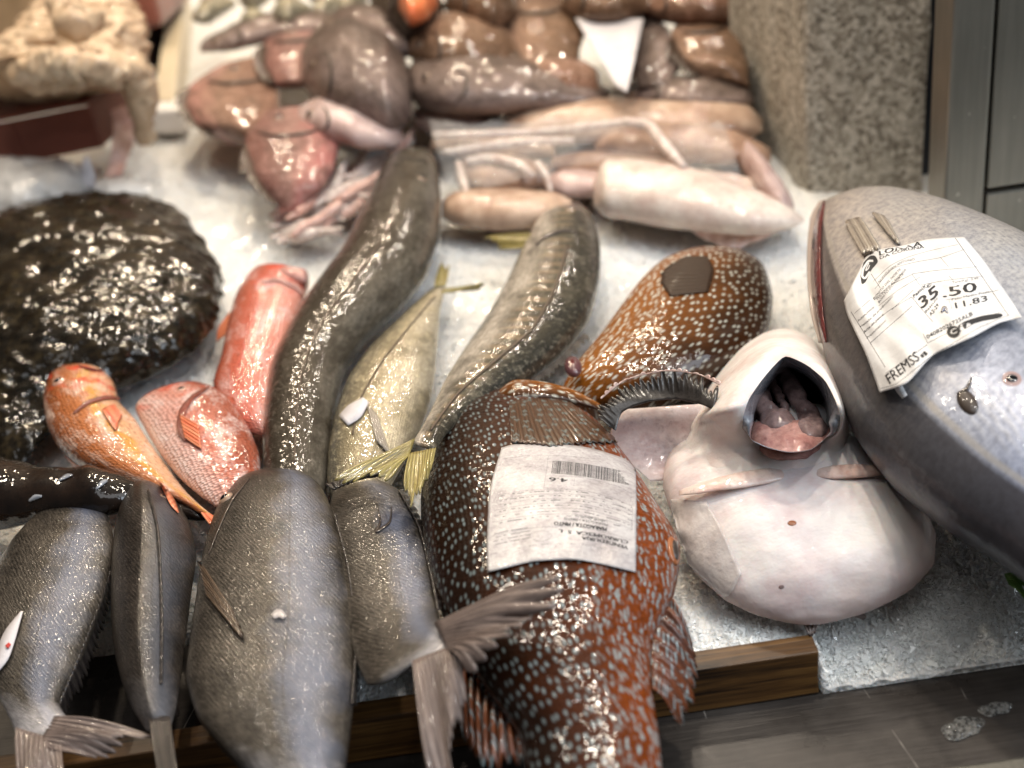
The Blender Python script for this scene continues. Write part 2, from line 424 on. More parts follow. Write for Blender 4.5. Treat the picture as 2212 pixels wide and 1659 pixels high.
bream('bream_skin', (0.005, 0.004, 0.0032), (0.125, 0.104, 0.084), (0.125, 0.15, 0.225))
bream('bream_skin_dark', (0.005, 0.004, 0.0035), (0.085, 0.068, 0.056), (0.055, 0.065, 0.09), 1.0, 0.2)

# -- red fish
def redfish(name, back, mid, belly, yellow=None, flip=False):
    n = N(name); uv = n.uv(); pr = n.sep(n.uv('prof'))
    side = n.math('SUBTRACT', 1.0, pr[1]) if flip else pr[1]
    f = n.math('ADD', side, n.math('MULTIPLY', n.math('SUBTRACT', n.noise(uv, 40, 4), 0.5), 0.5))
    stops = [(0.1, back), (0.5, mid), (0.9, belly)]
    c = n.ramp(f, *stops)
    if yellow:
        c = n.mix(n.ramp(n.math('ABSOLUTE', n.math('SUBTRACT', f, 0.72)), (0.03, 0.85), (0.12, 0.0)), c, yellow)
    scal = n.vor(n.map(uv, (1.35, 0.85, 1)), 420, 'F1', 0.55)
    c = n.mix(n.ramp(scal, (0.36, 0.0), (0.72, 0.6)), c, tuple(q * 0.35 for q in back))
    pale = n.ramp(n.math('ADD', n.math('MULTIPLY', n.noise(n.map(uv, (0.5, 1, 1)), 60, 4, 0.65), 0.8), n.math('MULTIPLY', n.noise(uv, 420, 2), 0.25)), (0.52, 0.0), (0.66, 0.7))
    c = n.mix(pale, c, tuple(min(1, q * 0.55 + 0.35) for q in belly))
    head = n.ramp(n.math('ADD', pr[0], n.math('MULTIPLY', n.noise(uv, 60, 2), 0.2)), (0.22, 1.0), (0.36, 0.0))
    blot = n.ramp(n.noise(uv, 70, 3), (0.5, 0.0), (0.62, 1.0))
    c = n.mix(n.math('MULTIPLY', head, blot), c, (0.60, 0.06, 0.02))
    nb = n.bump(scal, 0.8, 0.0013)
    return n.done(c, 0.35, 0.0, 1.0, 0.04, nb, wet(n, uv, None, 230, 600, 0.75, 0.0010), 0.2, 0.12)
redfish('mullet_skin', (0.25, 0.070, 0.020), (0.50, 0.175, 0.065), (0.74, 0.42, 0.25), (0.66, 0.31, 0.035))
redfish('mullet_skin_pink', (0.30, 0.075, 0.04), (0.56, 0.20, 0.14), (0.74, 0.50, 0.44), None, True)
redfish('mullet_skin_red', (0.40, 0.09, 0.045), (0.56, 0.13, 0.085), (0.64, 0.27, 0.21))

# -- silver and grey-brown fish
def roundfish(name, back, mid, belly, sp=0.5, flip=False, stripes=0.0, metal=0.3, scale=260, streak=(0.35, 1, 1), glint=(180, 480, 0.75, 0.0012), glc=300, stops=(0.12, 0.45, 0.82), coat=0.8):
    n = N(name); uv = n.uv(); pr = n.sep(n.uv('prof'))
    side = n.math('SUBTRACT', 1.0, pr[1]) if flip else pr[1]
    f = n.math('ADD', side, n.math('MULTIPLY', n.math('SUBTRACT', n.noise(uv, 30, 4), 0.5), 0.35))
    c = n.ramp(f, (stops[0], belly), (stops[1], mid), (stops[2], back))
    st = n.noise(n.map(uv, streak), scale * 1.7, 4, 0.7)
    c = n.mix(n.ramp(st, (0.38, sp), (0.66, 0.0)), c, tuple(q * 0.35 for q in back))
    painted_glitter = n.ramp(n.noise(uv, glc, 4, 0.8), (0.54, 0.0), (0.66, 0.7))  # wet glitter painted as pale specks in the skin colour
    c = n.mix(painted_glitter, c, tuple(min(0.8, q * 2.2 + 0.10) for q in mid))
    blotch = n.ramp(n.noise(n.map(uv, (0.6, 1, 1)), 38, 5, 0.7), (0.40, 0.75), (0.56, 0.0))
    c = n.mix(blotch, c, tuple(q * 0.45 for q in mid))
    gold = n.ramp(n.noise(uv, 75, 3), (0.52, 0.0), (0.7, 0.35))
    c = n.mix(gold, c, tuple(min(1, q * 1.6 + 0.03) for q in mid))
    if stripes:
        ws = n.ramp(n.wave(n.map(uv, (1, 0.35, 1)), 26, 4, 2, 'X', 2.0), (0.5, 0.0), (0.75, stripes))
        c = n.mix(n.math('MULTIPLY', ws, n.ramp(side, (0.3, 0.0), (0.45, 1.0), (0.6, 1.0), (0.72, 0.0))), c, (0.50, 0.34, 0.20))
    nb = n.bump(n.math('ADD', st, n.vor(uv, 700, 'F1', 0.5)), 0.5, 0.0008)
    return n.done(c, 0.38, metal, coat, 0.035, nb, wet(n, uv, None, *glint), 0.25)
roundfish('ling_skin', (0.026, 0.020, 0.014), (0.062, 0.049, 0.034), (0.14, 0.122, 0.096), 0.6, True, metal=0.1, scale=190)
roundfish('mackerel_skin', (0.030, 0.029, 0.024), (0.115, 0.10, 0.070), (0.62, 0.55, 0.47), 0.55, False, 0.20, 0.2, stops=(0.26, 0.47, 0.74))
roundfish('scad_skin', (0.46, 0.40, 0.30), (0.34, 0.285, 0.18), (0.060, 0.055, 0.045), 0.35, False, 0.0, 0.35, stops=(0.14, 0.40, 0.66))
roundfish('gurnard_skin', (0.1950, 0.0965, 0.0612), (0.3120, 0.1860, 0.1310), (0.5460, 0.2756, 0.2402), 0.4, False, 0, 0.0, glint=(70, 220, 0.8, 0.0024), coat=0.6)
roundfish('gurnard_skin_red', (0.20, 0.085, 0.068), (0.31, 0.175, 0.145), (0.42, 0.155, 0.14), 0.35, True, 0, 0.0, glint=(70, 220, 0.8, 0.0024), coat=0.6)
roundfish('brown_skin', (0.1377, 0.0769, 0.0438), (0.2465, 0.1460, 0.0942), (0.3915, 0.2459, 0.1786), 0.5, False, 0, 0.05, glint=(70, 220, 0.8, 0.0024), coat=0.6)
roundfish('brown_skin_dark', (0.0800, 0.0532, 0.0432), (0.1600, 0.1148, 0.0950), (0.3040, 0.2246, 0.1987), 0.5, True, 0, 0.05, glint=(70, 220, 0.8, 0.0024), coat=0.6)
roundfish('silver_small', (0.16, 0.14, 0.10), (0.50, 0.44, 0.30), (0.78, 0.72, 0.56), 0.4, False, 0, 0.3, glint=(70, 220, 0.8, 0.0024), coat=0.6)

# -- tuna
n = N('tuna_skin'); uv = n.uv(); pr = n.sep(n.uv('prof'))
f = n.math('ADD', pr[0], n.math('MULTIPLY', n.math('SUBTRACT', n.noise(uv, 22, 4), 0.5), 0.3))
c = n.ramp(f, (0.05, (0.46, 0.40, 0.355)), (0.28, (0.46, 0.43, 0.415)), (0.50, (0.34, 0.36, 0.43)), (0.80, (0.14, 0.17, 0.28)))
mot = n.noise(n.map(uv, (1.3, 1, 1)), 210, 5, 0.7)
c = n.mix(n.ramp(mot, (0.36, 0.55), (0.6, 0.0)), c, (0.10, 0.105, 0.14))
rip = n.wave(n.map(uv, (1, 0.6, 1)), 130, 3, 2, 'Y', 1.5)
ripm = n.math('MULTIPLY', n.ramp(n.noise(uv, 16, 2), (0.48, 0.0), (0.62, 1.0)), 0.22)
c = n.mix(n.math('MULTIPLY', rip, ripm), c, (0.62, 0.60, 0.54))
scr = n.ramp(n.vor(n.map(uv, (1, 0.33, 1), (0, 0, 0.7)), 48, 'DISTANCE_TO_EDGE'), (0.004, 0.35), (0.012, 0.0))
c = n.mix(n.math('MULTIPLY', scr, n.ramp(n.noise(uv, 25, 2), (0.5, 0.0), (0.6, 1.0))), c, (0.72, 0.66, 0.56))
band = n.ramp(n.math('ADD', pr[1], n.math('MULTIPLY', pr[0], -0.04)), (0.075, 1.0), (0.09, 0.0))
c = n.mix(n.math('MULTIPLY', band, 0.85), c, (0.045, 0.040, 0.042))
edge = n.ramp(n.math('ABSOLUTE', n.math('SUBTRACT', n.math('ADD', pr[1], n.math('MULTIPLY', pr[0], -0.04)), 0.098)), (0.004, 0.6), (0.012, 0.0))
c = n.mix(edge, c, (0.36, 0.33, 0.29))
nb = n.bump(n.math('ADD', mot, n.math('MULTIPLY', rip, ripm)), 0.25, 0.0008)
n.done(c, 0.34, 0.3, 0.45, 0.09, nb, wet(n, uv, None, 150, 500, 0.5, 0.0009))

# -- monkfish belly, mouth, guts
n = N('monk_skin'); o = n.obj(); uv = n.uv(); pr = n.sep(n.uv('prof'))
a = n.noise(o, 26, 5, 0.6); bl = n.noise(o, 14, 3)
c = n.ramp(a, (0.3, (0.58, 0.455, 0.45)), (0.5, (0.70, 0.64, 0.63)), (0.72, (0.77, 0.735, 0.705)))
rim = n.math('ABSOLUTE', n.math('SUBTRACT', pr[1], 0.5))
pk = n.math('MULTIPLY', n.ramp(n.math('ADD', n.math('MAXIMUM', n.math('MULTIPLY', rim, 1.9), pr[0]), n.math('MULTIPLY', n.math('SUBTRACT', bl, 0.5), 0.8)), (0.72, 0.0), (1.05, 1.0)), 0.65)
c = n.mix(pk, c, (0.52, 0.335, 0.29))
c = n.mix(n.ramp(n.noise(o, 60, 4, 0.7), (0.56, 0.0), (0.74, 0.35)), c, (0.50, 0.47, 0.50))
nb = n.bump(n.noise(n.map(o, (0.8, 1.3, 1)), 60, 4, 0.55), 0.45, 0.0028)
n.done(c, 0.5, 0, 0.26, 0.04, nb, wet(n, o, None, 190, 520, 0.8, 0.0016), 0.15, 0.3)
n = N('monk_jaw'); o = n.obj()
c = n.ramp(n.noise(o, 30, 4), (0.3, (0.62, 0.48, 0.45)), (0.55, (0.73, 0.68, 0.66)), (0.8, (0.78, 0.75, 0.715)))
nb = n.bump(n.noise(o, 70, 4), 0.4, 0.003)
n.done(c, 0.5, 0, 0.26, 0.04, nb, wet(n, o, None, 190, 520, 0.8, 0.0016), 0.15, 0.3)
n = N('mouth_lining'); o = n.obj()
c = n.ramp(n.noise(o, 55, 4), (0.3, (0.16, 0.175, 0.21)), (0.7, (0.34, 0.35, 0.38)))
n.done(c, 0.25, 0, 0.8, 0.06, None, wet(n, o, None, 150, 500, 0.5, 0.001))
n = N('mouth_dark'); o = n.obj()
c = n.ramp(n.noise(o, 55, 4), (0.3, (0.010, 0.006, 0.006)), (0.7, (0.035, 0.020, 0.018)))
n.done(c, 0.25, 0, 0.5, 0.08, None, wet(n, o, None, 150, 500, 0.5, 0.001))
def flesh(name, a_, b_, sc_=60, coat=0.65, wetk=0.6, sss=0.15):
    n = N(name); o = n.obj()
    c = n.ramp(n.noise(o, sc_, 6, 0.72), (0.36, a_), (0.64, b_))
    c = n.mix(n.ramp(n.noise(o, 240, 3, 0.7), (0.56, 0.0), (0.70, 0.45)), c, tuple(q * 0.55 for q in a_))
    nb = n.bump(n.noise(o, sc_ * 3, 3), 0.4, 0.0015)
    return n.done(c, 0.4, 0, coat, 0.04, nb, wet(n, o, None, 150, 420, wetk + .2, 0.0017), 0.25, sss)
flesh('monk_membrane', (0.46, 0.34, 0.33), (0.62, 0.54, 0.53), 40, 0.6, 0.3)
flesh('belly_fin', (0.56, 0.36, 0.31), (0.74, 0.62, 0.57), 60, 0.8, 0.3)
flesh('gut_pink', (0.30, 0.135, 0.12), (0.52, 0.30, 0.26), 90)
flesh('gut_grey', (0.12, 0.078, 0.076), (0.29, 0.205, 0.20), 110)
flesh('gill_red', (0.05, 0.006, 0.008), (0.11, 0.015, 0.016), 80)
flesh('squid_white', (0.52, 0.38, 0.33), (0.70, 0.62, 0.55), 26)
flesh('squid_tan', (0.26, 0.155, 0.105), (0.56, 0.41, 0.31), 30)
flesh('squid_brown', (0.19, 0.105, 0.07), (0.44, 0.29, 0.21), 30)
flesh('squid_pink', (0.36, 0.245, 0.225), (0.60, 0.47, 0.44), 30)
flesh('tentacle_pale', (0.44, 0.33, 0.29), (0.70, 0.62, 0.57), 70)
flesh('liver_red', (0.36, 0.08, 0.05), (0.52, 0.17, 0.10), 30)
flesh('orange_flesh', (0.62, 0.14, 0.05), (0.74, 0.24, 0.10), 30)
flesh('black_slick', (0.004, 0.003, 0.003), (0.016, 0.009, 0.006), 40, 1.0, 0.3, 0)
flesh('cream_heap', (0.40, 0.27, 0.17), (0.64, 0.50, 0.35), 16, 0.3, 0.3)
flesh('pink_wet', (0.48, 0.27, 0.22), (0.70, 0.50, 0.44), 30)
# -- turbot
n = N('turbot_skin'); o = n.obj()
a = n.noise(o, 60, 6, 0.65); b2 = n.noise(o, 190, 4, 0.6)
c = n.ramp(n.math('ADD', n.math('MULTIPLY', a, 0.65), n.math('MULTIPLY', b2, 0.4)), (0.40, (0.003, 0.0022, 0.0014)), (0.55, (0.010, 0.007, 0.0038)), (0.72, (0.05, 0.036, 0.017)))
nb = n.bump(n.noise(o, 160, 3), 0.4, 0.0014)
n.done(c, 0.45, 0, 0.8, 0.035, nb, wet(n, o, None, 120, 330, 0.8, 0.0015), 0.2)
# -- eyes, marks
def plain(name, c, rough=0.4, metal=0.0, coat=0.0, **kw):
    n = N(name); o = n.obj(); f = n.noise(o, 120, 4)
    cc = n.mix(n.math('MULTIPLY', f, 0.35), c, tuple(q * 0.6 for q in c))
    return n.done(cc, rough, metal, coat, 0.05, **kw)
plain('lip_purple', (0.10, 0.04, 0.045), 0.3, 0, 0.8); plain('tuna_cover', (0.34, 0.27, 0.24), 0.45, 0, 0.2); plain('pupil', (0.006, 0.006, 0.008), 0.08, 0, 1.0); plain('iris', (0.30, 0.20, 0.14), 0.2, 0, 1.0)
plain('iris_pale', (0.50, 0.28, 0.20), 0.2, 0, 1.0); plain('ink', (0.02, 0.02, 0.024), 0.6); plain('ink_grey', (0.12, 0.115, 0.12), 0.6)
plain('ink_red', (0.55, 0.05, 0.04), 0.5); plain('vent_pink', (0.34, 0.235, 0.225), 0.35, 0, 0.6); plain('vent_orange', (0.30, 0.10, 0.035), 0.35, 0, 0.6)
plain('dark_wound', (0.045, 0.032, 0.026), 0.4, 0, 0.4); plain('brown_line', (0.10, 0.07, 0.05), 0.5)
# -- paper and plastic
n = N('paper_wet'); o = n.obj(); uv = n.uv()
a = n.noise(o, 60, 5, 0.65); b2 = n.noise(o, 500, 4, 0.7)
c = n.ramp(n.math('ADD', n.math('MULTIPLY', a, 0.7), n.math('MULTIPLY', b2, 0.35)), (0.38, (0.30, 0.27, 0.275)), (0.54, (0.44, 0.41, 0.41)), (0.72, (0.60, 0.58, 0.565)))
nb = n.bump(n.math('ADD', n.noise(o, 120, 4), n.math('MULTIPLY', b2, 0.4)), 0.5, 0.0014)
n.done(c, 0.35, 0, 0.7, 0.14, nb, wet(n, o, nb, 330, 900, 0.8, 0.0010))
n = N('paper_dry'); o = n.obj()
c = n.ramp(n.noise(o, 70, 5, 0.6), (0.3, (0.52, 0.51, 0.515)), (0.6, (0.64, 0.635, 0.64)))
n.done(c, 0.5, 0, 0.1, 0.2, n.bump(n.noise(o, 160, 4), 0.3, 0.0012))
n = N('paper_white'); o = n.obj(); n.done(n.ramp(n.noise(o, 50, 4), (0.3, (0.50, 0.47, 0.49)), (0.7, (0.66, 0.63, 0.65))), 0.5, nrm=n.bump(n.noise(o, 60, 3), 0.4, 0.003))
n = N('film_clear'); o = n.obj(); nb = n.bump(n.noise(o, 150, 4, 0.6), 0.7, 0.0016)
n.done(n.ramp(n.noise(o, 90, 5), (0.35, (0.55, 0.49, 0.47)), (0.65, (0.72, 0.66, 0.63))), 0.22, 0, 0.5, 0.1, nb, Alpha=0.55)
n = N('film_wrap'); o = n.obj(); nb = n.bump(n.noise(n.map(o, (1, 1, 1), (0, 0, .4)), 55, 5, 0.6, 1.0), 1.0, 0.006)
n.done((0.85, 0.84, 0.83), 0.12, 0, 0.6, 0.05, nb, None, 0.6, Alpha=0.09)
n = N('bag_plastic'); o = n.obj(); nb = n.bump(n.noise(o, 40, 4, 0.6), 0.9, 0.006)
n.done(n.ramp(n.noise(o, 30, 4), (0.3, (0.30, 0.29, 0.28)), (0.7, (0.55, 0.53, 0.51))), 0.25, 0, 0.3, 0.1, nb)
# -- setting
n = N('ice'); o = n.obj()
a = n.noise(o, 260, 5, 0.75); b2 = n.noise(o, 14, 4); g_ = n.vor(o, 420, 'F1', 1.0, 'Color')
c = n.ramp(n.math('ADD', n.math('MULTIPLY', a, 0.6), n.math('ADD', n.math('MULTIPLY', b2, 0.25), n.math('MULTIPLY', n.sep(g_)[0], 0.15))), (0.3, (0.70, 0.70, 0.69)), (0.5, (0.84, 0.835, 0.815)), (0.7, (0.91, 0.905, 0.885)))
nb = n.bump(n.math('ADD', a, n.vor(o, 420, 'F1')), 0.8, 0.0025)
n.done(c, 0.35, 0, 0.25, 0.1, nb, None, 0.3, 0.4, (0.006, 0.007, 0.008))
n = N('ice_chip'); o = n.obj()
n.done(n.ramp(n.noise(o, 120, 4), (0.3, (0.80, 0.82, 0.81)), (0.7, (0.95, 0.95, 0.94))), 0.12, 0, 0.6, 0.05, None, None, 0.5, 0.3, (0.004, 0.004, 0.005))
n = N('steel_ledge'); o = n.obj()
br = n.noise(n.map(o, (1, 18, 18)), 30, 4, 0.6); sm = n.noise(o, 22, 5, 0.6)
scr = n.ramp(n.vor(n.map(o, (1, 0.25, 1), (0, 0, 0.9)), 20, 'DISTANCE_TO_EDGE'), (0.002, 1.0), (0.007, 0.0))
c = n.mix(n.math('MULTIPLY', scr, n.ramp(n.noise(o, 24, 3), (0.55, 0.0), (0.65, 0.6))), n.ramp(n.math('ADD', n.math('MULTIPLY', br, 0.4), n.math('MULTIPLY', sm, 0.6)), (0.3, (0.020, 0.0165, 0.0145)), (0.7, (0.065, 0.056, 0.05))), (0.55, 0.5, 0.45))
n.done(c, n.ramp(sm, (0.3, 0.22), (0.7, 0.45)), 0.2, 0.0, nrm=n.bump(n.math('ADD', br, sm), 0.2, 0.001))
n = N('steel_panel'); o = n.obj()
br = n.noise(n.map(o, (14, 14, 0.6)), 20, 4, 0.6); sm = n.noise(o, 9, 4)
spk = n.ramp(n.noise(o, 160, 2), (0.70, 0.0), (0.76, 0.5))
c = n.mix(spk, n.ramp(n.math('ADD', n.math('MULTIPLY', br, 0.4), n.math('MULTIPLY', sm, 0.6)), (0.3, (0.15, 0.145, 0.125)), (0.7, (0.27, 0.255, 0.22))), (0.5, 0.48, 0.42))
n.done(c, 0.36, 0.85, nrm=n.bump(br, 0.12, 0.001))
n = N('granite'); o = n.obj()
g = n.vor(o, 300, 'F1', 1.0, 'Color'); gs = n.sep(g)[0]; g2 = n.sep(n.vor(o, 620, 'F1', 1.0, 'Color'))[0]
f = n.math('ADD', n.math('MULTIPLY', gs, 0.55), n.math('ADD', n.math('MULTIPLY', g2, 0.25), n.math('MULTIPLY', n.noise(o, 45, 5, 0.7), 0.4)))
c = n.ramp(f, (0.24, (0.14, 0.122, 0.098)), (0.42, (0.28, 0.25, 0.205)), (0.62, (0.40, 0.365, 0.305)), (0.86, (0.62, 0.58, 0.51)))
n.done(c, 0.75, nrm=n.bump(f, 0.9, 0.005))
n = N('plank_wood'); uv = n.obj()
gr = n.noise(n.map(uv, (1.2, 26, 26)), 9, 5, 0.6, 0.6); st_ = n.noise(uv, 20, 3)
c = n.ramp(n.math('ADD', n.math('MULTIPLY', gr, 0.75), n.math('MULTIPLY', st_, 0.25)), (0.36, (0.016, 0.007, 0.0025)), (0.52, (0.095, 0.044, 0.013)), (0.74, (0.25, 0.13, 0.038)))
n.done(c, 0.5, 0, 0.15, 0.3, n.bump(gr, 0.5, 0.0015))
painted('terracotta_plastic', (0.115, 0.034, 0.022), (0.17, 0.055, 0.036), 0.5, 14, 0.02); painted('cream_board', (0.48, 0.40, 0.27), (0.62, 0.52, 0.38))
painted('white_foam', (0.74, 0.70, 0.66), (0.86, 0.83, 0.79)); painted('cardboard', (0.17, 0.11, 0.06), (0.28, 0.19, 0.11), 0.8)
painted('dark_red', (0.07, 0.02, 0.016), (0.26, 0.085, 0.055)); painted('dark_blue', (0.012, 0.016, 0.026), (0.03, 0.035, 0.05))
painted('rear_dark', (0.03, 0.02, 0.015), (0.07, 0.045, 0.03)); painted('leaf_green', (0.10, 0.22, 0.04), (0.22, 0.42, 0.10)); painted('crate_dark', (0.02, 0.012, 0.01), (0.05, 0.03, 0.024))
n = N('water'); o = n.obj(); n.done(n.ramp(n.noise(o, 600, 3), (0.4, (0.10, 0.095, 0.088)), (0.62, (0.34, 0.33, 0.31))), 0.06, 0, 0, nrm=n.bump(n.vor(o, 500), 0.7, 0.0012), spec=0.5, Transmission_Weight=0.45, IOR=1.33)
# ------------------------------------------------------------------ setting: ledge, ice, rear wall
Y0 = -0.2095; HL = -0.026
def pl(x, y, h=0.0): return Vector((x, y, SLOPE * y + h))
def quadsheet(name, pts, mat, **kw): return mk(name, pts, [(0, 1, 2, 3)], mat, smooth=False, **kw)
quadsheet('steel_ledge', [pl(-1.6, -0.30, HL), pl(1.6, -0.30, HL), pl(1.6, 2.2, HL - .004), pl(-1.6, 2.2, HL - .004)], M['steel_ledge'], kind='structure')
box('ledge_lip', pl(-1.6, -0.262, HL + 0.0005), (3.2, 0, 0), (0, -0.03, -0.03 * SLOPE), (0, 0, 0.004), M['steel_panel'], None, 0.0015, kind='structure')
quadsheet('rear_wall', [(-3, 2.2, -0.4), (3, 2.2, -0.4), (3, 2.2, 2.2), (-3, 2.2, 2.2)], M['rear_dark'], kind='structure')
def ice_h(x, y):
    h = -0.004 + 0.004 * nz((x, y, 0), 9, 3) + 0.002 * nz((x, y, 0), 42, 8) + 0.0022 * abs(nz((x, y, 0), 120, 2)) + 0.0016 * nz((x, y, 0), 290, 4) - 0.0014
    if x > 0.1235:                        # right of the plank the ice slopes down to the steel
        t = min(1.0, max(0.0, (y - Y0) / 0.085)); k = min(1.0, (x - 0.1235) / 0.004)
        h = h * (1 - k * (1 - t)) + k * (1 - t) * (HL + 0.004 + 0.3 * h)
    else:
        t = min(1.0, max(0.0, (y - Y0 - 0.012) / 0.03)); h = h * t + (1 - t) * -0.006
    return max(h, HL + 0.001)
def y_edge(x):
    if x > 0.1235: return Y0
    k = min(1.0, max(0.0, (-0.098 - x) / 0.022)); k = k * k * (3 - 2 * k)
    return Y0 + 0.0135 + k * (0.082 + 0.006 * nz((x, 0, 0), 60, 5))
nx, ny = 400, 470
xs = np.linspace(-1, 1, nx); xs = 0.05 + np.sign(xs) * np.abs(xs) ** 1.5 * 0.95
ys = Y0 + (np.linspace(0, 1, ny) ** 1.6) * 1.75
V = []; F = []
for y in ys:
    for x in xs:
        y_ = max(y, y_edge(x))
        V.append((x, y_ + (0.0022 * nz((x, 0, 0), 160, 6) if y == ys[0] and x > .1235 else 0), SLOPE * y_ + ice_h(x, y_)))
for j in range(ny - 1):
    for i in range(nx - 1): F.append((j * nx + i, j * nx + i + 1, (j + 1) * nx + i + 1, (j + 1) * nx + i))
n0 = len(V)
for i in range(nx): V.append((xs[i], y_edge(xs[i]), SLOPE * y_edge(xs[i]) + HL))
for i in range(nx - 1): F.append((n0 + i, n0 + i + 1, i + 1, i))
mk('ice_bed', V, F, M['ice'], kind='structure')
V = []; F = []
for q in range(34000):
    if q < 16000: x = rnd.uniform(0.085, 0.30); y = Y0 + 0.002 + rnd.random() ** 1.3 * 0.16
    else: y = Y0 + 0.015 + rnd.random() ** 1.5 * 0.75; x = rnd.uniform(-0.30, 0.30) * (1 + max(0, y) * 1.2)
    y = max(y, y_edge(x) + .0035) if x < .127 else y
    c = pl(x, y, ice_h(x, y) + 0.0003); s = rnd.uniform(0.0006, 0.0018) * (2.0 if rnd.random() < 0.08 else 1)
    ax = [Vector((rnd.gauss(0, 1), rnd.gauss(0, 1), rnd.gauss(0, 1))).normalized() for _ in range(3)]
    b = len(V)
    for a in ax: V += [c + a * s * rnd.uniform(.5, 1.2), c - a * s * rnd.uniform(.5, 1.2)]
    for i in (0, 1):
        for j in (2, 3):
            for k in (4, 5): F.append((b + i, b + j, b + k))
mk('ice_chips', V, F, M['ice_chip'], smooth=False, kind='stuff')

def on_y(x, y, Y):
    d = ray(x, y); return CAM_P + d * ((Y - CAM_P.y) / d.y)
# granite post
K = at(1743, 478, -0.03); Rr = at(1992, 478, -0.03); Ll = at(1630, 352, -0.03)
t = thing('stone_pillar', 'rough speckled granite pillar standing behind the silver tuna', 'pillar', K)
bx = box('shaft', K, Rr - K, (Ll - K) * 1.5, (0.004, 0, 0.55), M['granite'], t, 0.006, 0.0035)
# steel cabinet right of the pillar
YC = at(2100, 550, 0).y
a = on_y(2032, 600, YC); b = on_y(2114, 600, YC); c = on_y(2123, 600, YC)
t = thing('steel_cabinet', 'brushed steel cabinet front at the far right beside the granite pillar', 'cabinet', (a.x, YC, -0.02))
box('post', (a.x, YC, -0.05), (b.x - a.x, 0, 0), (0, 0.03, 0), (0, 0, 0.6), M['steel_panel'], t, 0.002)
zz = on_y(2165, 411, YC).z
box('panel', (c.x, YC + 0.002, -0.05), (0.35, 0, 0), (0, 0.02, 0), (0, 0, zz - 0.002 + 0.05), M['steel_panel'], t, 0.0015)
box('panel', (c.x, YC + 0.002, zz + 0.002), (0.35, 0, 0), (0, 0.02, 0), (0, 0, 0.4), M['steel_panel'], t, 0.0015)
box('backing', (Rr.x - 0.004, Rr.y + 0.03, -0.05), (0.6, 0, 0), (0, 0.02, 0), (0, 0, 0.6), M['dark_blue'], t, 0.001)
# plank along the front edge of the ice
zt = SLOPE * Y0
t = box('wooden_plank', (-0.46, Y0, zt + HL + 0.0005), (0.46 + 0.1225, 0, 0), (0, 0.0115, 0.0115 * SLOPE), (0, 0, 0.0258), M['plank_wood'], None, 0.0009, 0.0004,
    label='wet brown wooden plank holding the ice back along the front edge', cat='plank')
# puddles on the steel
for (x, y, r, lab) in ((2080, 1570, 0.0085, 'larger round water puddle on the dark steel ledge at lower right'), (2150, 1530, 0.006, 'smaller elongated water puddle on the dark steel ledge near the right edge')):
    c = at(x, y, HL); V = [c + Vector((0, 0, 0.0012))]; F = []; UV = []
    rings = 5; k = 28
    for i in range(1, rings + 1):
        for j in range(k):
            an = 2 * math.pi * j / k; rr_ = r * i / rings * (1 + 0.22 * math.sin(an * 2 + x) + 0.1 * math.sin(an * 5))
            V.append(c + Vector((math.cos(an) * rr_ * 1.15, math.sin(an) * rr_ * 0.8, 0.0012 * (1 - (i / rings) ** 4) - 0.0002)))
    for j in range(k): F.append((0, 1 + j, 1 + (j + 1) % k))
    for i in range(rings - 1):
        for j in range(k): F.append((1 + i * k + j, 1 + (i + 1) * k + j, 1 + (i + 1) * k + (j + 1) % k, 1 + i * k + (j + 1) % k))
    mk('water_puddle', V, F, M['water'], label=lab, cat='puddle', group='puddles on the steel ledge')

def hst(*rows): return [(x, yt, x, yb, h) for x, yt, yb, h in rows]

# ------------------------------------------------------------------ front spotted wrasse
t = thing('spotted_wrasse', 'big brown orange wrasse with pale blue spots carrying a printed paper label', 'fish', at(1190, 1150, 0))
loft('body', [(1085, 826, 1140, 824, .020), (1020, 846, 1205, 850, .028), (960, 900, 1292, 915, .034), (926, 980, 1362, 1000, .036), (910, 1080, 1420, 1090, .038), (915, 1180, 1470, 1180, .039),
    (940, 1290, 1455, 1290, .040), (985, 1390, 1412, 1390, .040), (1058, 1500, 1410, 1490, .040), (1118, 1590, 1424, 1590, .038), (1138, 1680, 1432, 1680, .036), (1150, 1750, 1430, 1750, .034), (1180, 1800, 1400, 1800, .03)],
    M['wrasse_skin'], t, ratio=0.5, face=0.5, nl=110, na=64, key='wrasse')
fin('tail_fin', [(1170, 1790, .034), (1410, 1790, .034)], [(1120, 1960, .03), (1460, 1960, .03)], M['wrasse_fin'], t, 12, seed=3)
fin('pectoral_fin', [(1100, 872, 0), (1160, 864, 0), (1225, 868, 0)], [(1106, 962, 0), (1200, 968, 0), (1336, 958, 0)], M['wrasse_pectoral'], t, 18, 0.00025, 0.03, key='wrasse', off=0.0010, thick=0.0005, seed=4, rows=16)
fin('dorsal_fin', [(990, 1400, .030), (1050, 1480, .032), (1135, 1590, .032)], [(996, 1590, .030), (1052, 1655, .032), (1150, 1650, .034)], M['wrasse_fin'], t, 9, 0.0022, 0.10, 0.004, seed=5)
fin('anal_fin', [(1442, 1285, .040), (1408, 1380, .044), (1410, 1490, .044)], [(1492, 1375, .030), (1514, 1480, .026), (1468, 1574, .030)], M['wrasse_fin'], t, 8, 0.0016, 0.10, 0.004, seed=6)
loft('gill_cover', hst((1072, 850, 872, .048), (1110, 824, 874, .050), (1170, 826, 868, .050), (1235, 842, 872, .047), (1296, 872, 886, .044)), M['wrasse_skin_pale'], t, 0.5, 0.7, 30, 20)
p, nn = drape('wrasse', 1455, 1190, 0.0)
v_ = ball('vent', p, 0.0048, M['vent_orange'], t, (0.9, 1.7, 0.35), nn, 9)
ball('vent_opening', p + nn * 0.0008, 0.0038, M['dark_wound'], v_, (0.7, 1.6, 0.4), nn, 8)

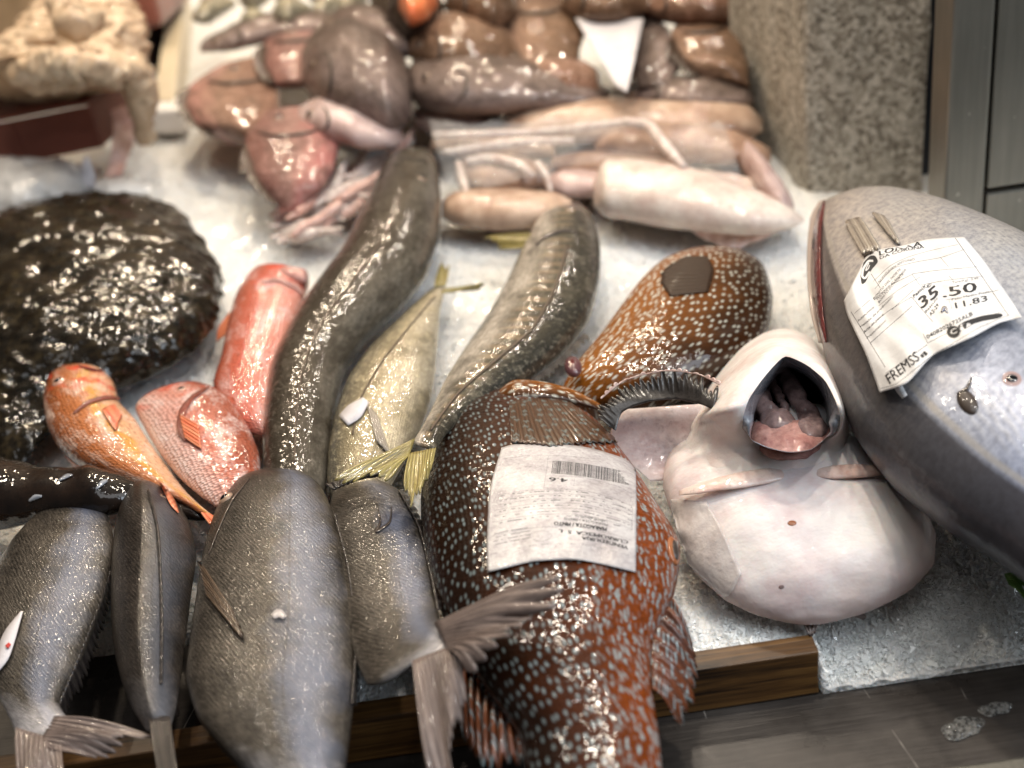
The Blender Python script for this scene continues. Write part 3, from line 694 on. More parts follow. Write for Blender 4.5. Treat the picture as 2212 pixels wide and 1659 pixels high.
# ------------------------------------------------------------------ rear spotted wrasse
t = thing('spotted_wrasse', 'bright orange wrasse with white wormlike markings lying behind the monkfish', 'fish', at(1440, 720, 0))
loft('body', [(1480, 546, 1590, 538, .024), (1420, 576, 1650, 576, .028), (1376, 620, 1670, 640, .030), (1332, 680, 1664, 700, .031), (1288, 740, 1640, 750, .031), (1246, 790, 1590, 800, .030), (1216, 840, 1500, 850, .028), (1216, 876, 1400, 890, .024), (1265, 905, 1350, 910, .018)],
    M['wrasse_skin_pale'], t, ratio=0.55, face=0.5, nl=80, na=56, key='wrasse2')
fin('pectoral_fin', [(1528, 556, 0), (1542, 585, 0), (1530, 632, 0)], [(1480, 556, 0), (1436, 580, 0), (1426, 610, 0), (1446, 642, 0)], M['wrasse_pectoral_plain'], t, 12, 0.0002, 0.03, key='wrasse2', off=0.0006, thick=0.0004, seed=8)
p, nn = drape('wrasse2', 1238, 792, 0.0)
ball('mouth', p, 0.0065, M['lip_purple'], t, (0.8, 1.5, 0.6), nn, 9)
ball('mouth_opening', p + nn * .002, 0.0035, M['gill_red'], t.children[-1], (0.7, 1.3, 0.6), nn, 8)

# ------------------------------------------------------------------ monkfish, belly up
t = thing('monkfish', 'white belly-up monkfish with gaping mouth lying on the ice', 'fish', at(1720, 1150, 0))
def monk_disp(p, s, k): return 0.0024 * nz(p, 34, 2) + 0.0012 * nz(p, 80, 6)
loft('body', [(1560, 900, 1800, 890, .016), (1470, 945, 1890, 930, .018), (1438, 1000, 1925, 990, .020), (1440, 1070, 1965, 1050, .020), (1458, 1140, 2005, 1105, .018), (1480, 1195, 2026, 1160, .015), (1520, 1250, 2016, 1215, .012), (1580, 1298, 1970, 1270, .010), (1640, 1328, 1890, 1315, .008), (1700, 1345, 1810, 1340, .007), (1735, 1350, 1770, 1349, .006)],
    M['monk_skin'], t, ratio=(0.42, 0.50), face=0.35, nl=90, na=64, low=0.35, disp=monk_disp, key='monk')
# raised jaw round the open mouth: outer skirt, crest, rim, lining
out_ = [(1462, 1000), (1482, 936), (1514, 868), (1556, 800), (1600, 748), (1650, 718), (1702, 711), (1752, 730), (1790, 772), (1818, 835), (1832, 890), (1836, 945), (1815, 990), (1760, 1020), (1690, 1030), (1600, 1036), (1510, 1030)]
rim_ = [(1603, 925), (1606, 897), (1618, 862), (1645, 822), (1672, 790), (1695, 770), (1718, 776), (1748, 792), (1782, 822), (1806, 868), (1815, 905), (1806, 935), (1784, 946), (1752, 970), (1706, 976), (1660, 966), (1622, 948)]
n_ = 68
O = crom(out_ + out_[:1], n_ + 1)[:n_]; I = crom(rim_ + rim_[:1], n_ + 1)[:n_]
cx, cyy = 1712, 880
def jaw_ring(f_, h0):
    rg = []
    for q in range(n_):
        o_, i_ = O[q], I[q]
        f = f_; lw_ = min(1.0, max(0.0, (i_[1] - 925) / 25))
        if f > 1: f = f * (1 - lw_) + 0.985 * lw_
        if f <= 1: x, y = o_ * (1 - f) + i_ * f
        else: x, y = i_ + (np.array((cx, cyy)) - i_) * (f - 1)
        low_ = min(1.0, max(0.0, (y - 870) / 110))         # lower side merges with the throat
        p = at(x, y, h0(0.0, q))
        if low_ > 0 and f_ <= 1:
            b_ = BV['monk'].ray_cast(CAM_P, ray(x, y))
            if b_[0] is not None:
                lf_ = (-0.004, -0.0005, 0.0010, 0.0022, 0.0028, 0.0026, 0.0012)[min(6, int(max(0, f) * 6.01))]
                s_ = low_ * low_ * (3 - 2 * low_); p = p * (1 - s_) + (b_[0] - ray(x, y) * lf_) * s_
        rg.append(p)
    return rg
rings = [jaw_ring(-0.02, lambda l, q: .006 * (1 - l) + .040 * l), jaw_ring(0.0, lambda l, q: .034 * (1 - l) + .050 * l), jaw_ring(0.2, lambda l, q: .058 * (1 - l) + .060 * l), jaw_ring(0.45, lambda l, q: .072 * (1 - l) + .067 * l), jaw_ring(0.7, lambda l, q: .079 * (1 - l) + .071 * l), jaw_ring(0.9, lambda l, q: .081 * (1 - l) + .072 * l),
    jaw_ring(1.0, lambda l, q: .078 * (1 - l) + .069 * l)]
def strip(name, rings, mat, parent, close=None, **kw):
    V = []; F = []; k = len(rings[0])
    for rg in rings: V += rg
    for i in range(len(rings) - 1):
        for j in range(k): F.append((i * k + j, i * k + (j + 1) % k, (i + 1) * k + (j + 1) % k, (i + 1) * k + j))
    if close is not None:
        V.append(close); 
        for j in range(k): F.append(((len(rings) - 1) * k + j, (len(rings) - 1) * k + (j + 1) % k, len(V) - 1))
    return mk(name, V, F, mat, parent, **kw)
jw = strip('jaw', [crom(np.array([tuple(r_[q]) for r_ in rings]), 16) for q in range(n_)] and [[Vector(x) for x in row] for row in np.array([crom(np.array([tuple(r_[q]) for r_ in rings]), 16) for q in range(n_)]).transpose(1, 0, 2)], M['monk_jaw'], t)
lin = [rings[-1], jaw_ring(1.10, lambda l, q: .070 * (1 - l) + .038 * l), jaw_ring(1.22, lambda l, q: .054 * (1 - l) + .030 * l)]
strip('lip_lining', lin, M['mouth_lining'], t)
strip('mouth_cavity', [lin[-1], jaw_ring(1.30, lambda l, q: .036 - .010 * l), jaw_ring(1.5, lambda l, q: .024)], M['mouth_dark'], t, at(cx, cyy, .022))
def lump(p, s, k): return 0.0030 * nz(p, 90, 3) + 0.0016 * nz(p, 210, 8)
loft('tongue', hst((1608, 930, 955, .042), (1640, 914, 982, .046), (1690, 904, 994, .048), (1742, 906, 990, .048), (1782, 916, 968, .046), (1804, 930, 946, .042)), M['gut_pink'], t, 0.34, 0.6, 44, 32, disp=lump)
for rows_ in (((1640, 900, 930, .046), (1670, 884, 934, .050), (1700, 890, 936, .050), (1722, 905, 930, .048)), ((1715, 915, 945, .049), (1745, 896, 950, .051), (1775, 905, 948, .049), (1790, 920, 940, .046))):
    loft('throat_lobe', hst(*rows_), M['gut_grey'], t, 0.5, 0.6, 26, 20, disp=lump)
for nm_, mt_, pts_, rd_ in (('gill_arch', 'gut_grey', [(1655, 800, .047), (1640, 850, .047), (1648, 885, .045), (1680, 915, .043), (1720, 945, .043)], [.0030, .0058, .0062, .0060, .0045]),
        ('gill_arch', 'gut_grey', [(1690, 792, .049), (1705, 830, .048), (1728, 870, .046), (1752, 910, .044), (1770, 940, .043)], [.0028, .0042, .0050, .0055, .0040]),
        ('gill_arch', 'gut_grey', [(1662, 812, .048), (1686, 860, .047), (1700, 890, .046)], [.0020, .0022, .0018])):
    o = tube(nm_, pts_, rd_, M[mt_], t, 18, 60)
    for v in o.data.vertices: v.co = v.co + v.normal * (0.0022 * nz(v.co, 150, 3) + 0.0010 * nz(v.co, 330, 6))
# small paired fins on the belly
for nm_, rows_ in (('pelvic_fin', [(1466, 1060, 1070, .005), (1505, 1046, 1067, .005), (1550, 1032, 1060, .0035), (1600, 1020, 1054, .002), (1660, 1012, 1044, .0003), (1700, 1016, 1034, -.001)]), ('pelvic_fin', [(1760, 1014, 1030, -.001), (1800, 1006, 1034, .0006), (1850, 1003, 1032, .0025), (1890, 1006, 1029, .004), (1915, 1014, 1024, .005)])):
    loft(nm_, hst(*[(x, ya, yb, surf_h('monk', x, (ya + yb) / 2) + dh) for x, ya, yb, dh in rows_]), M['belly_fin'], t, 0.35, 0.5, 30, 16)
fin('pectoral_fin', [(1330, 930, .050), (1345, 890, .056), (1400, 868, .060), (1460, 862, .062), (1515, 874, .064), (1540, 885, .064)], [(1284, 905, .052), (1298, 862, .060), (1350, 822, .066), (1430, 802, .070), (1505, 808, .072), (1555, 832, .072)], M['frill_black'], t, 26, 0.0, 0.28, 0.0, seed=12, thick=0.0005, wav=0.002)
loft('fin_base', [(1352, 884, 1525, 872, .046), (1326, 912, 1528, 896, .042), (1318, 945, 1515, 935, .034), (1350, 990, 1490, 985, .026), (1405, 1040, 1480, 1035, .020)], M['monk_membrane'], t, 0.07, 0.4, 34, 30)
fin('fin_edge', [(1298, 862, .061), (1350, 822, .067), (1430, 802, .071), (1505, 808, .073), (1555, 832, .073)], [(1292, 855, .063), (1347, 814, .069), (1430, 794, .073), (1508, 800, .075), (1560, 824, .075)], M['pink_fin'], t, 22, 0.0003, 0.8, 0, seed=13, rows=5)
for x, y, dx, dy in ((1745, 1340, 10, 38), (1830, 1325, 40, 16), (1895, 1300, 30, 14)):
    fin('fin_tip', [(x - 14, y, .004), (x + 24, y - 6, .004)], [(x + dx - 6, y + dy - 4, .001), (x + dx + 6, y + dy - 8, .001)], M['bream_fin'], t, 3, 0.0006, 0.2, rows=5)
for x, y, r_, mt_ in ((1711, 1130, .0022, 'vent_orange'), (1688, 1268, .0014, 'gut_grey')):
    p, nn = drape('monk', x, y, 0); ball('spot_mark', p, r_, M[mt_], t, (1, 0.7, 0.2), nn, 6)

# ------------------------------------------------------------------ tuna
t = thing('tuna', 'large silver grey tuna with a crumpled white label at the right', 'fish', at(2000, 900, 0))
loft('body', [(1790, 432, 1815, 424, .066), (1768, 450, 1870, 422, .068), (1756, 510, 1950, 434, .070), (1756, 610, 2055, 474, .070), (1772, 715, 2150, 522, .070), (1804, 825, 2235, 572, .068), (1852, 930, 2335, 640, .066), (1930, 1030, 2435, 720, .064), (2040, 1120, 2525, 820, .062), (2150, 1190, 2600, 905, .060), (2262, 1272, 2650, 1000, .058), (2400, 1350, 2690, 1100, .056), (2520, 1410, 2720, 1240, .054), (2620, 1440, 2720, 1370, .052)],
    M['tuna_skin'], t, ratio=0.62, face=0.42, nl=120, na=72, key='tuna')
loft('gill_cover', [(1768, 436, 1784, 430, .066), (1750, 470, 1770, 468, .066), (1743, 540, 1762, 540, .066), (1744, 610, 1762, 612, .066), (1752, 680, 1766, 684, .065), (1768, 740, 1778, 742, .064)], M['tuna_cover'], t, 0.5, 0.5, 40, 16)
def ribbon(name, key, pts, wd, mat, parent, off=0.0006, n=40, **kw):
    """Thin strip lying on a surface along a pixel path; wd = half width in pixels, single or per point."""
    P = crom([tuple(p) + (w_,) for p, w_ in zip(pts, wd if hasattr(wd, '__len__') else [wd] * len(pts))], n)
    g = [[], [], []]
    for i in range(n):
        d = P[min(i + 1, n - 1)][:2] - P[max(i - 1, 0)][:2]; d = d / (np.linalg.norm(d) + 1e-9); q = np.array((-d[1], d[0]))
        for j, s in enumerate((-1, 0, 1)):
            x, y = P[i][:2] + q * s * P[i][2]; g[j].append(drape(key, x, y, off)[0])
    return sheet(name, g, mat, parent, 0.0004, **kw)
ribbon('gill_slit', 'tuna', [(1782, 436), (1768, 500), (1765, 580), (1770, 660), (1786, 740)], [2, 8, 10, 9, 3], M['gill_red'], t, 0.0008)
for q, (b_, e_) in enumerate((((1830, 486, 1862, 478), (1868, 556, 1905, 548)), ((1888, 468, 1915, 478), (1930, 520, 1945, 536)))):
    fin('pelvic_fin', [(b_[0], b_[1], 0), (b_[2], b_[3], 0)], [(e_[0], e_[1], 0), (e_[2], e_[3], 0)], M['grey_fin'], t, 6, 0.0008, 0.05, key='tuna', off=0.0024, seed=20 + q, thick=0.0016)
p, nn = drape('tuna', 2090, 868, -0.0005); o = ball('wound', p, 0.0050, M['dark_wound'], t, (0.8, 1.5, 0.35), nn, 9)
ribbon('wound_cut', 'tuna', [(2068, 852), (2090, 840), (2100, 815)], [1.5, 4, 0.6], M['dark_wound'], t, 0.0006, 16)
p, nn = drape('tuna', 2186, 818, -0.0008); o = ball('vent', p, 0.0054, M['vent_pink'], t, (1, 1.1, 0.22), nn, 9); ball('vent_opening', p + nn * .0007, 0.0026, M['pupil'], o, (1, 1, .35), nn, 8)

# ------------------------------------------------------------------ turbot
t = thing('turbot', 'big dark brown knobbly flatfish glistening at the left', 'fish', at(200, 700, 0))
def knob(p, s, k):
    v = mnoise.voronoi(Vector(p) * 75)[0]
    return 0.0042 * nz(p, 34, 3) + 0.0030 * nz(p, 80, 1) + 0.0016 * nz(p, 190, 6) + 0.0036 * max(0, 0.42 - v[0]) * 2
loft('body', [(190, 432, 290, 424, .016), (60, 460, 388, 458, .02), (-60, 505, 440, 522, .022), (-140, 560, 478, 590, .022), (-170, 640, 486, 640, .022), (-170, 720, 448, 722, .022), (-160, 790, 375, 785, .022), (-130, 840, 262, 835, .020), (-90, 890, 150, 892, .018), (-60, 950, 98, 955, .016), (-40, 1000, 60, 1000, .012)],
    M['turbot_skin'], t, ratio=(0.26, 0.4), face=0.3, nl=220, na=150, low=0.5, disp=knob, key='turbot')

# ------------------------------------------------------------------ red fish
t = thing('red_mullet', 'orange fish with yellow stripe, its eye showing, in front of the turbot', 'fish', at(250, 950, 0), 'small red fish on the ice')
loft('body', [(148, 790, 212, 786, .030), (110, 818, 244, 824, .032), (96, 865, 258, 868, .033), (104, 925, 292, 905, .033), (130, 972, 322, 952, .032), (180, 1012, 356, 1000, .031), (245, 1040, 386, 1042, .031), (322, 1064, 412, 1072, .032), (390, 1088, 438, 1096, .034), (430, 1108, 458, 1112, .035)], M['mullet_skin'], t, 0.62, 0.5, 70, 48, key='mulA')
eye('mulA', 126, 824, .0048, t, M['iris_pale'])
ribbon('gill_edge', 'mulA', [(258, 862), (225, 862), (190, 872), (160, 895)], [2, 3.5, 4, 1], M['mullet_skin_red'], t, 0.0010, 24)
fin('pectoral_fin', [(245, 878, 0), (220, 890, 0)], [(262, 900, 0), (250, 935, 0)], M['red_fin'], t, 6, 0.0005, 0.05, key='mulA', off=0.0016, seed=2)
fin('pelvic_fin', [(140, 985, .026), (190, 1020, .026)], [(170, 1020, .016), (206, 1038, .016)], M['red_fin'], t, 5, 0.0006, 0.1, seed=3)
fin('tail_fin', [(432, 1104, .035), (456, 1112, .035)], [(455, 1136, .036), (492, 1130, .036)], M['red_fin'], t, 6, 0.0006, 0.1, seed=4)
ribbon('mouth', 'mulA', [(170, 792), (196, 800), (222, 802)], [0.6, 2.2, 0.8], M['gill_red'], t, 0.0006, 12)
t = thing('red_mullet', 'plump pink red fish with scaly flank, between two other red fish', 'fish', at(440, 980, 0), 'small red fish on the ice')
loft('body', [(312, 858, 362, 838, .026), (292, 884, 440, 832, .030), (315, 930, 492, 858, .032), (345, 980, 536, 922, .033), (385, 1030, 560, 980, .033), (430, 1070, 562, 1030, .033), (480, 1105, 548, 1080, .032), (510, 1130, 540, 1115, .03)], M['mullet_skin_pink'], t, 0.6, 0.5, 70, 48, key='mulB')
eye('mulB', 392, 840, .0036, t, M['iris_pale'])
ribbon('gill_edge', 'mulB', [(452, 838), (418, 860), (396, 890), (392, 930), (402, 955)], [1, 4, 7, 8, 2], M['mullet_skin_red'], t, 0.0012, 26)
fin('pectoral_fin', [(390, 900, 0), (402, 950, 0)], [(432, 925, 0), (438, 975, 0)], M['red_fin'], t, 6, 0.0005, 0.05, key='mulB', off=0.0018, seed=5)
t = thing('red_mullet', 'slender bright red fish pointing away, pressed against the long brown fish', 'fish', at(560, 760, 0), 'small red fish on the ice')
loft('body', [(585, 580, 640, 584, .022), (545, 592, 668, 604, .025), (512, 640, 658, 645, .027), (494, 700, 642, 700, .028), (480, 770, 622, 770, .028), (462, 832, 602, 835, .027), (478, 885, 592, 895, .026), (520, 935, 582, 945, .024)], M['mullet_skin_red'], t, 0.62, 0.5, 70, 44, key='mulC')
ribbon('gill_edge', 'mulC', [(566, 612), (600, 606), (640, 622), (650, 640)], [1, 4, 5, 1], M['gut_pink'], t, 0.0012, 22)
fin('pelvic_fin', [(500, 672, .024), (492, 720, .024)], [(470, 712, .016), (464, 742, .014)], M['red_fin'], t, 5, 0.0006, 0.1, seed=6)
loft('jaw', hst((590, 585, 604, .034), (625, 580, 606, .036), (660, 586, 612, .034), (668, 596, 606, .030)), M['gut_pink'], t, 0.6, 0.6, 20, 14)

# ------------------------------------------------------------------ long brown fish, scad, mackerel
t = thing('ling', 'long grey brown fish curving down the middle, head at the far end', 'fish', at(740, 680, 0))
loft('body', [(868, 320, 918, 318, .030), (836, 350, 944, 350, .034), (805, 420, 952, 430, .034), (772, 490, 946, 510, .033), (738, 560, 920, 590, .031), (676, 640, 862, 665, .029), (624, 720, 790, 735, .028), (590, 790, 745, 800, .028), (576, 870, 722, 880, .028), (570, 950, 712, 960, .027), (572, 1030, 704, 1040, .025), (590, 1090, 690, 1100, .023)], M['ling_skin'], t, 0.78, 0.5, 100, 52, key='ling')
eye('ling', 912, 385, .0040, t); ribbon('mouth', 'ling', [(850, 356), (880, 342), (925, 352)], [.6, 1.6, .6], M['dark_wound'], t, 0.0008, 20)
ribbon('lateral_line', 'ling', [(850, 480), (790, 570), (700, 690), (655, 790), (640, 900), (636, 1000)], 1.6, M['brown_line'], t, 0.0004, 60)
t = thing('silver_scad', 'pale silver fish with forked yellow tail behind the brown bream', 'fish', at(830, 860, 0))
loft('body', [(938, 618, 962, 622, .022), (902, 652, 952, 668, .024), (850, 704, 946, 735, .026), (800, 756, 940, 800, .027), (752, 824, 930, 862, .027), (724, 900, 908, 925, .027), (710, 975, 880, 985, .027), (708, 1040, 850, 1040, .026), (720, 1090, 830, 1090, .024)], M['scad_skin'], t, 0.55, 0.5, 80, 44, key='scad')
fin('tail_lobe', [(938, 620, .024), (962, 618, .024)], [(948, 570, .024), (972, 572, .024)], M['yellow_fin'], t, 5, 0.0003, 0.1, seed=2, wav=0.002)
fin('tail_lobe', [(962, 622, .024), (950, 634, .024)], [(1055, 614, .022), (1030, 622, .022)], M['yellow_fin'], t, 5, 0.0003, 0.1, seed=3, wav=0.002)
fin('pectoral_fin', [(795, 880, 0), (815, 900, 0)], [(815, 960, 0), (840, 985, 0)], M['grey_fin'], t, 5, 0.0006, 0.05, key='scad', off=0.0016, seed=5)
ribbon('paper_scrap', 'scad', [(745, 912), (768, 892), (792, 868)], [14, 18, 8], M['paper_white'], t, 0.0014, 10)
ribbon('lateral_line', 'scad', [(940, 640), (890, 700), (830, 775), (780, 860), (762, 940)], 1.4, M['brown_line'], t, 0.0004, 50)
t = thing('mackerel', 'striped grey gold fish whose yellow tail overlaps the big spotted wrasse', 'fish', at(1130, 650, 0))
loft('body', [(1190, 448, 1250, 436, .026), (1160, 480, 1280, 468, .030), (1128, 540, 1296, 530, .031), (1096, 610, 1296, 605, .031), (1052, 690, 1272, 690, .031), (1006, 758, 1216, 762, .034), (966, 820, 1120, 835, .040), (936, 880, 1020, 890, .048), (912, 925, 962, 940, .056), (890, 958, 940, 975, .060)], M['mackerel_skin'], t, 0.68, 0.5, 100, 52, key='mack')
fin('tail_lobe', [(896, 948, .061), (884, 985, .062)], [(716, 1040, .064), (838, 1032, .066)], M['yellow_fin'], t, 8, 0.0003, 0.12, seed=6, wav=0.002, rows=16)
fin('tail_lobe', [(884, 980, .062), (942, 968, .062)], [(868, 1060, .066), (886, 1096, .066), (906, 1086, .066), (928, 1012, .065)], M['yellow_fin'], t, 9, 0.0003, 0.2, seed=7, wav=0.002, rows=16)
fin('pectoral_fin', [(1160, 505, .040), (1166, 528, .040)], [(1040, 506, .030), (1080, 540, .030)], M['yellow_fin'], t, 7, 0.0003, 0.08, seed=8, wav=0.002)
ribbon('gill_edge', 'mack', [(1158, 532), (1180, 512), (1215, 500), (1250, 504)], [.8, 3, 3, .8], M['dark_wound'], t, 0.001, 20)
eye('mack', 1232, 452, .0042, t)
fin('anal_fin', [(1262, 720, .022), (1170, 800, .026), (1080, 850, .03)], [(1278, 730, .012), (1184, 818, .016), (1092, 866, .022)], M['grey_fin'], t, 18, 0.0006, 0.25, seed=9, rows=6)
ribbon('lateral_line', 'mack', [(1225, 530), (1200, 620), (1150, 710), (1070, 780), (990, 850), (930, 930)], 2.2, M['brown_line'], t, 0.0005, 60)

# ------------------------------------------------------------------ dark bream in front
G = 'dark grey bream in the front row'
t = thing('bream', 'leftmost dark grey bream with a white paper slip on its flank', 'fish', at(110, 1300, 0), G)
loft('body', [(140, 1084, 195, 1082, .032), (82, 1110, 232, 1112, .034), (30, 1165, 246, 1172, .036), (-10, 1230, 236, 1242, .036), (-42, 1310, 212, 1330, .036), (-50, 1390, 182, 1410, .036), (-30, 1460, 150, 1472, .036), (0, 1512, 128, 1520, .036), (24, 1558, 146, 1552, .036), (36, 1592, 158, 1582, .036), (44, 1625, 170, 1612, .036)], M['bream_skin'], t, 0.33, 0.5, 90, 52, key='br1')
fin('dorsal_fin', [(238, 1235, .036), (205, 1330, .038), (165, 1430, .038), (128, 1520, .036)], [(246, 1262, .022), (222, 1352, .024), (188, 1458, .024), (132, 1556, .026)], M['bream_fin_dark'], t, 24, 0.0012, 0.2, seed=1, rows=7)
fin('tail_lobe', [(118, 1548, .039), (80, 1612, .040)], [(322, 1574, .038), (292, 1602, .038), (190, 1640, .038)], M['bream_fin'], t, 9, 0.0004, 0.12, 0.002, seed=2, wav=0.0035, rows=14)
fin('tail_lobe', [(34, 1572, .039), (130, 1600, .040)], [(40, 1740, .036), (150, 1730, .036)], M['bream_fin'], t, 9, 0.0004, 0.12, 0.002, seed=3, wav=0.0035, rows=14)
g_ = [[drape('br1', x0 + (x1 - x0) * i / 8, y0 + (y1 - y0) * i / 8, .0012)[0] for i in range(9)] for x0, y0, x1, y1 in ((-12, 1390, -30, 1440), (52, 1320, -10, 1452)) ]
ribbon('paper_slip', 'br1', [(50, 1325), (26, 1372), (8, 1420), (-8, 1455)], [2, 13, 15, 6], M['paper_white'], t, 0.0014, 16)
ribbon('red_mark', 'br1', [(20, 1404), (27, 1396)], [4, 3], M['ink_red'], t, 0.0024, 6)
t = thing('bream', 'narrow dark bream seen edge-on along its back, second from the left', 'fish', at(330, 1300, 0), G)
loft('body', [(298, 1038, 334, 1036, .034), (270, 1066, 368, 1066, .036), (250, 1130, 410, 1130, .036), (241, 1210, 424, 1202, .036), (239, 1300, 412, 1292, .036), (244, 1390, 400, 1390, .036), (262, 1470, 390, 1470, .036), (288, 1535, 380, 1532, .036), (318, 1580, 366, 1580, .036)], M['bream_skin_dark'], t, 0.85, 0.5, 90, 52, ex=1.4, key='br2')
fin('dorsal_fin', [(318, 1062, 0), (338, 1150, 0), (345, 1280, 0), (346, 1380, 0), (345, 1480, 0)], [(322, 1062, .001), (341, 1150, .0015), (348, 1280, .0015), (349, 1380, .0015), (348, 1480, .001)], M['bream_fin_dark'], t, 24, 0.0002, 0.1, key='br2', off=0.0004, seed=4, rows=5)
fin('tail_fin', [(322, 1548, .040), (366, 1548, .040)], [(352, 1720, .044), (388, 1710, .044)], M['bream_fin_dark'], t, 6, 0.0012, 0.15, seed=5)
fin('pelvic_fin', [(372, 1470, .030), (382, 1510, .030)], [(382, 1550, .02), (388, 1545, .02)], M['bream_fin'], t, 4, 0.0006, 0.1, seed=6)
eye('br2', 355, 1072, .0030, t)
ribbon('gill_edge', 'br2', [(344, 1040), (356, 1060), (372, 1090), (384, 1110)], [1, 5, 6, 1], M['red_fin'], t, 0.0008, 16)
t = thing('bream', 'largest grey bream with a blue sheen and a pectoral fin on its flank', 'fish', at(590, 1300, 0), G)
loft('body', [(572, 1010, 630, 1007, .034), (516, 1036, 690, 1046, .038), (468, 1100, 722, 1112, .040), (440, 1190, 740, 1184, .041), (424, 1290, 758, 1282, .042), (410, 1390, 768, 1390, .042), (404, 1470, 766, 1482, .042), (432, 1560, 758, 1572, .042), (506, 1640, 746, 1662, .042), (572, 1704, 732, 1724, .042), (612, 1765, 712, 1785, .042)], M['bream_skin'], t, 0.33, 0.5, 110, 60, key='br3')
fin('pectoral_fin', [(434, 1212, 0), (450, 1290, 0)], [(516, 1345, 0), (538, 1400, 0)], M['bream_pectoral'], t, 7, 0.0005, 0.10, key='br3', off=0.0022, seed=7, rows=14)
fin('dorsal_fin', [(722, 1110, .044), (752, 1230, .046), (768, 1380, .046), (760, 1520, .046)], [(738, 1116, .034), (764, 1234, .036), (778, 1384, .036), (770, 1530, .036)], M['bream_fin_dark'], t, 28, 0.0006, 0.2, seed=8, rows=6)
fin('anal_fin', [(440, 1562, .036), (510, 1640, .036)], [(480, 1620, .026), (560, 1700, .026)], M['bream_fin_dark'], t, 8, 0.0009, 0.1, seed=9, rows=8)
fin('tail_fin', [(612, 1760, .042), (712, 1780, .042)], [(560, 1900, .042), (760, 1900, .042)], M['bream_fin'], t, 10, 0.0004, 0.1, seed=10, wav=0.0035)
eye('br3', 486, 1076, .0048, t)
ribbon('gill_edge', 'br3', [(540, 1034), (500, 1085), (470, 1150), (452, 1200)], [0.6, 2, 2, 0.6], M['dark_wound'], t, 0.0005, 26)
ribbon('loose_scale', 'br3', [(590, 1336), (604, 1328), (616, 1338)], [6, 9, 5], M['film_clear'], t, 0.0012, 8)
t = thing('bream', 'brown grey bream whose forked tail lies across the big spotted wrasse', 'fish', at(830, 1250, 0), G)
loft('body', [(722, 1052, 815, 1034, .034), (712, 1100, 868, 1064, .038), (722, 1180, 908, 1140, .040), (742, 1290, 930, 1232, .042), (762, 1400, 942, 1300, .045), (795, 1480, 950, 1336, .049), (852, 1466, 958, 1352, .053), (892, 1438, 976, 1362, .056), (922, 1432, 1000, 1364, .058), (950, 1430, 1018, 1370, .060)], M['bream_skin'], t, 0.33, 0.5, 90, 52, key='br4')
fin('tail_lobe', [(938, 1346, .061), (968, 1406, .063)], [(1240, 1236, .090), (1205, 1300, .088), (1020, 1450, .070)], M['bream_fin'], t, 11, 0.0004, 0.2, 0.002, seed=12, wav=0.0035, rows=16)
fin('tail_lobe', [(890, 1428, .061), (984, 1392, .063)], [(930, 1720, .052), (968, 1710, .052), (1008, 1500, .060)], M['bream_fin'], t, 11, 0.0004, 0.15, 0.002, seed=13, wav=0.0035, rows=16)
fin('dorsal_fin', [(862, 1060, .042), (905, 1140, .044), (930, 1240, .046), (946, 1320, .05)], [(874, 1056, .034), (918, 1136, .036), (942, 1240, .038), (956, 1316, .044)], M['bream_fin_dark'], t, 18, 0.0006, 0.2, seed=14, rows=6)
fin('pectoral_fin', [(720, 1058, .052), (790, 1030, .052)], [(702, 1046, .052), (800, 1020, .054), (848, 1026, .054)], M['bream_fin_dark'], t, 8, 0.0006, 0.1, seed=15, rows=8)
ribbon('skin_crease', 'br4', [(815, 1088), (822, 1130), (812, 1150), (842, 1130), (846, 1095)], [0.6, 2, 3, 2, 0.6], M['dark_wound'], t, 0.0005, 30)
tube_ = loft('body', [(-80, 985, -60, 1140, .030), (0, 1002, 0, 1130, .032), (80, 1018, 90, 1118, .034), (150, 1026, 160, 1112, .036), (200, 1018, 215, 1108, .037), (250, 1030, 262, 1102, .036), (300, 1048, 308, 1096, .034), (350, 1075, 360, 1110, .032), (420, 1095, 430, 1125, .03), (450, 1108, 455, 1122, .028)], M['black_slick'],
    thing('black_eel', 'shiny black eel-like fish lying behind the two leftmost bream', 'fish', at(150, 1080, 0)), 0.7, 0.5, 80, 32, disp=lambda p, s, k: 0.0014 * nz(p, 60, 4), key='eel')
tt = tube_.parent
for pts_, wd_ in (([(208, 1058), (222, 1044), (232, 1040)], [2, 5, 2]), ([(64, 1082), (78, 1074), (92, 1072)], [2, 5, 2]), ([(128, 1040), (146, 1030), (158, 1028)], [2, 4, 1])):
    ribbon('pale_fleck', 'eel', pts_, wd_, M['mouth_lining'], tt, 0.0008, 8)
# ------------------------------------------------------------------ squid pile
SG = 'squid heaped in front of the stone pillar'
def squid(rows, mat, label, fins=None, tent=None, ratio=0.6):
    c = rows[len(rows) // 2]
    t = thing('squid', label, 'squid', at(c[0], c[2], 0), SG)
    loft('mantle', hst(*rows), M[mat], t, ratio, 0.75, 54, 28, disp=lambda p, s, k: 0.0011 * nz(p, 38, c[0]) + 0.0007 * nz(p, 100, c[1]))
    if fins:
        fin('fin', fins[0], fins[1], M['pink_fin'] if 'white' in mat or 'pink' in mat else M['grey_fin'], t, 4, 0.0004, 0.05, rows=8)
    for q in tent or []: tube('tentacle', q[0], q[1], M['tentacle_pale'], t, 8)
    return t
squid([(1282, 404, 446, .022), (1312, 362, 462, .024), (1345, 360, 466, .024), (1420, 366, 479, .024), (1520, 386, 491, .023), (1620, 418, 500, .021), (1700, 450, 494, .018), (1736, 469, 480, .016)], 'squid_white', 'big white squid tube nearest the tuna, cut end facing left', ([(1500, 484, .014), (1590, 494, .014), (1690, 488, .014)], [(1500, 506, .006), (1580, 540, .004), (1660, 512, .006)]))
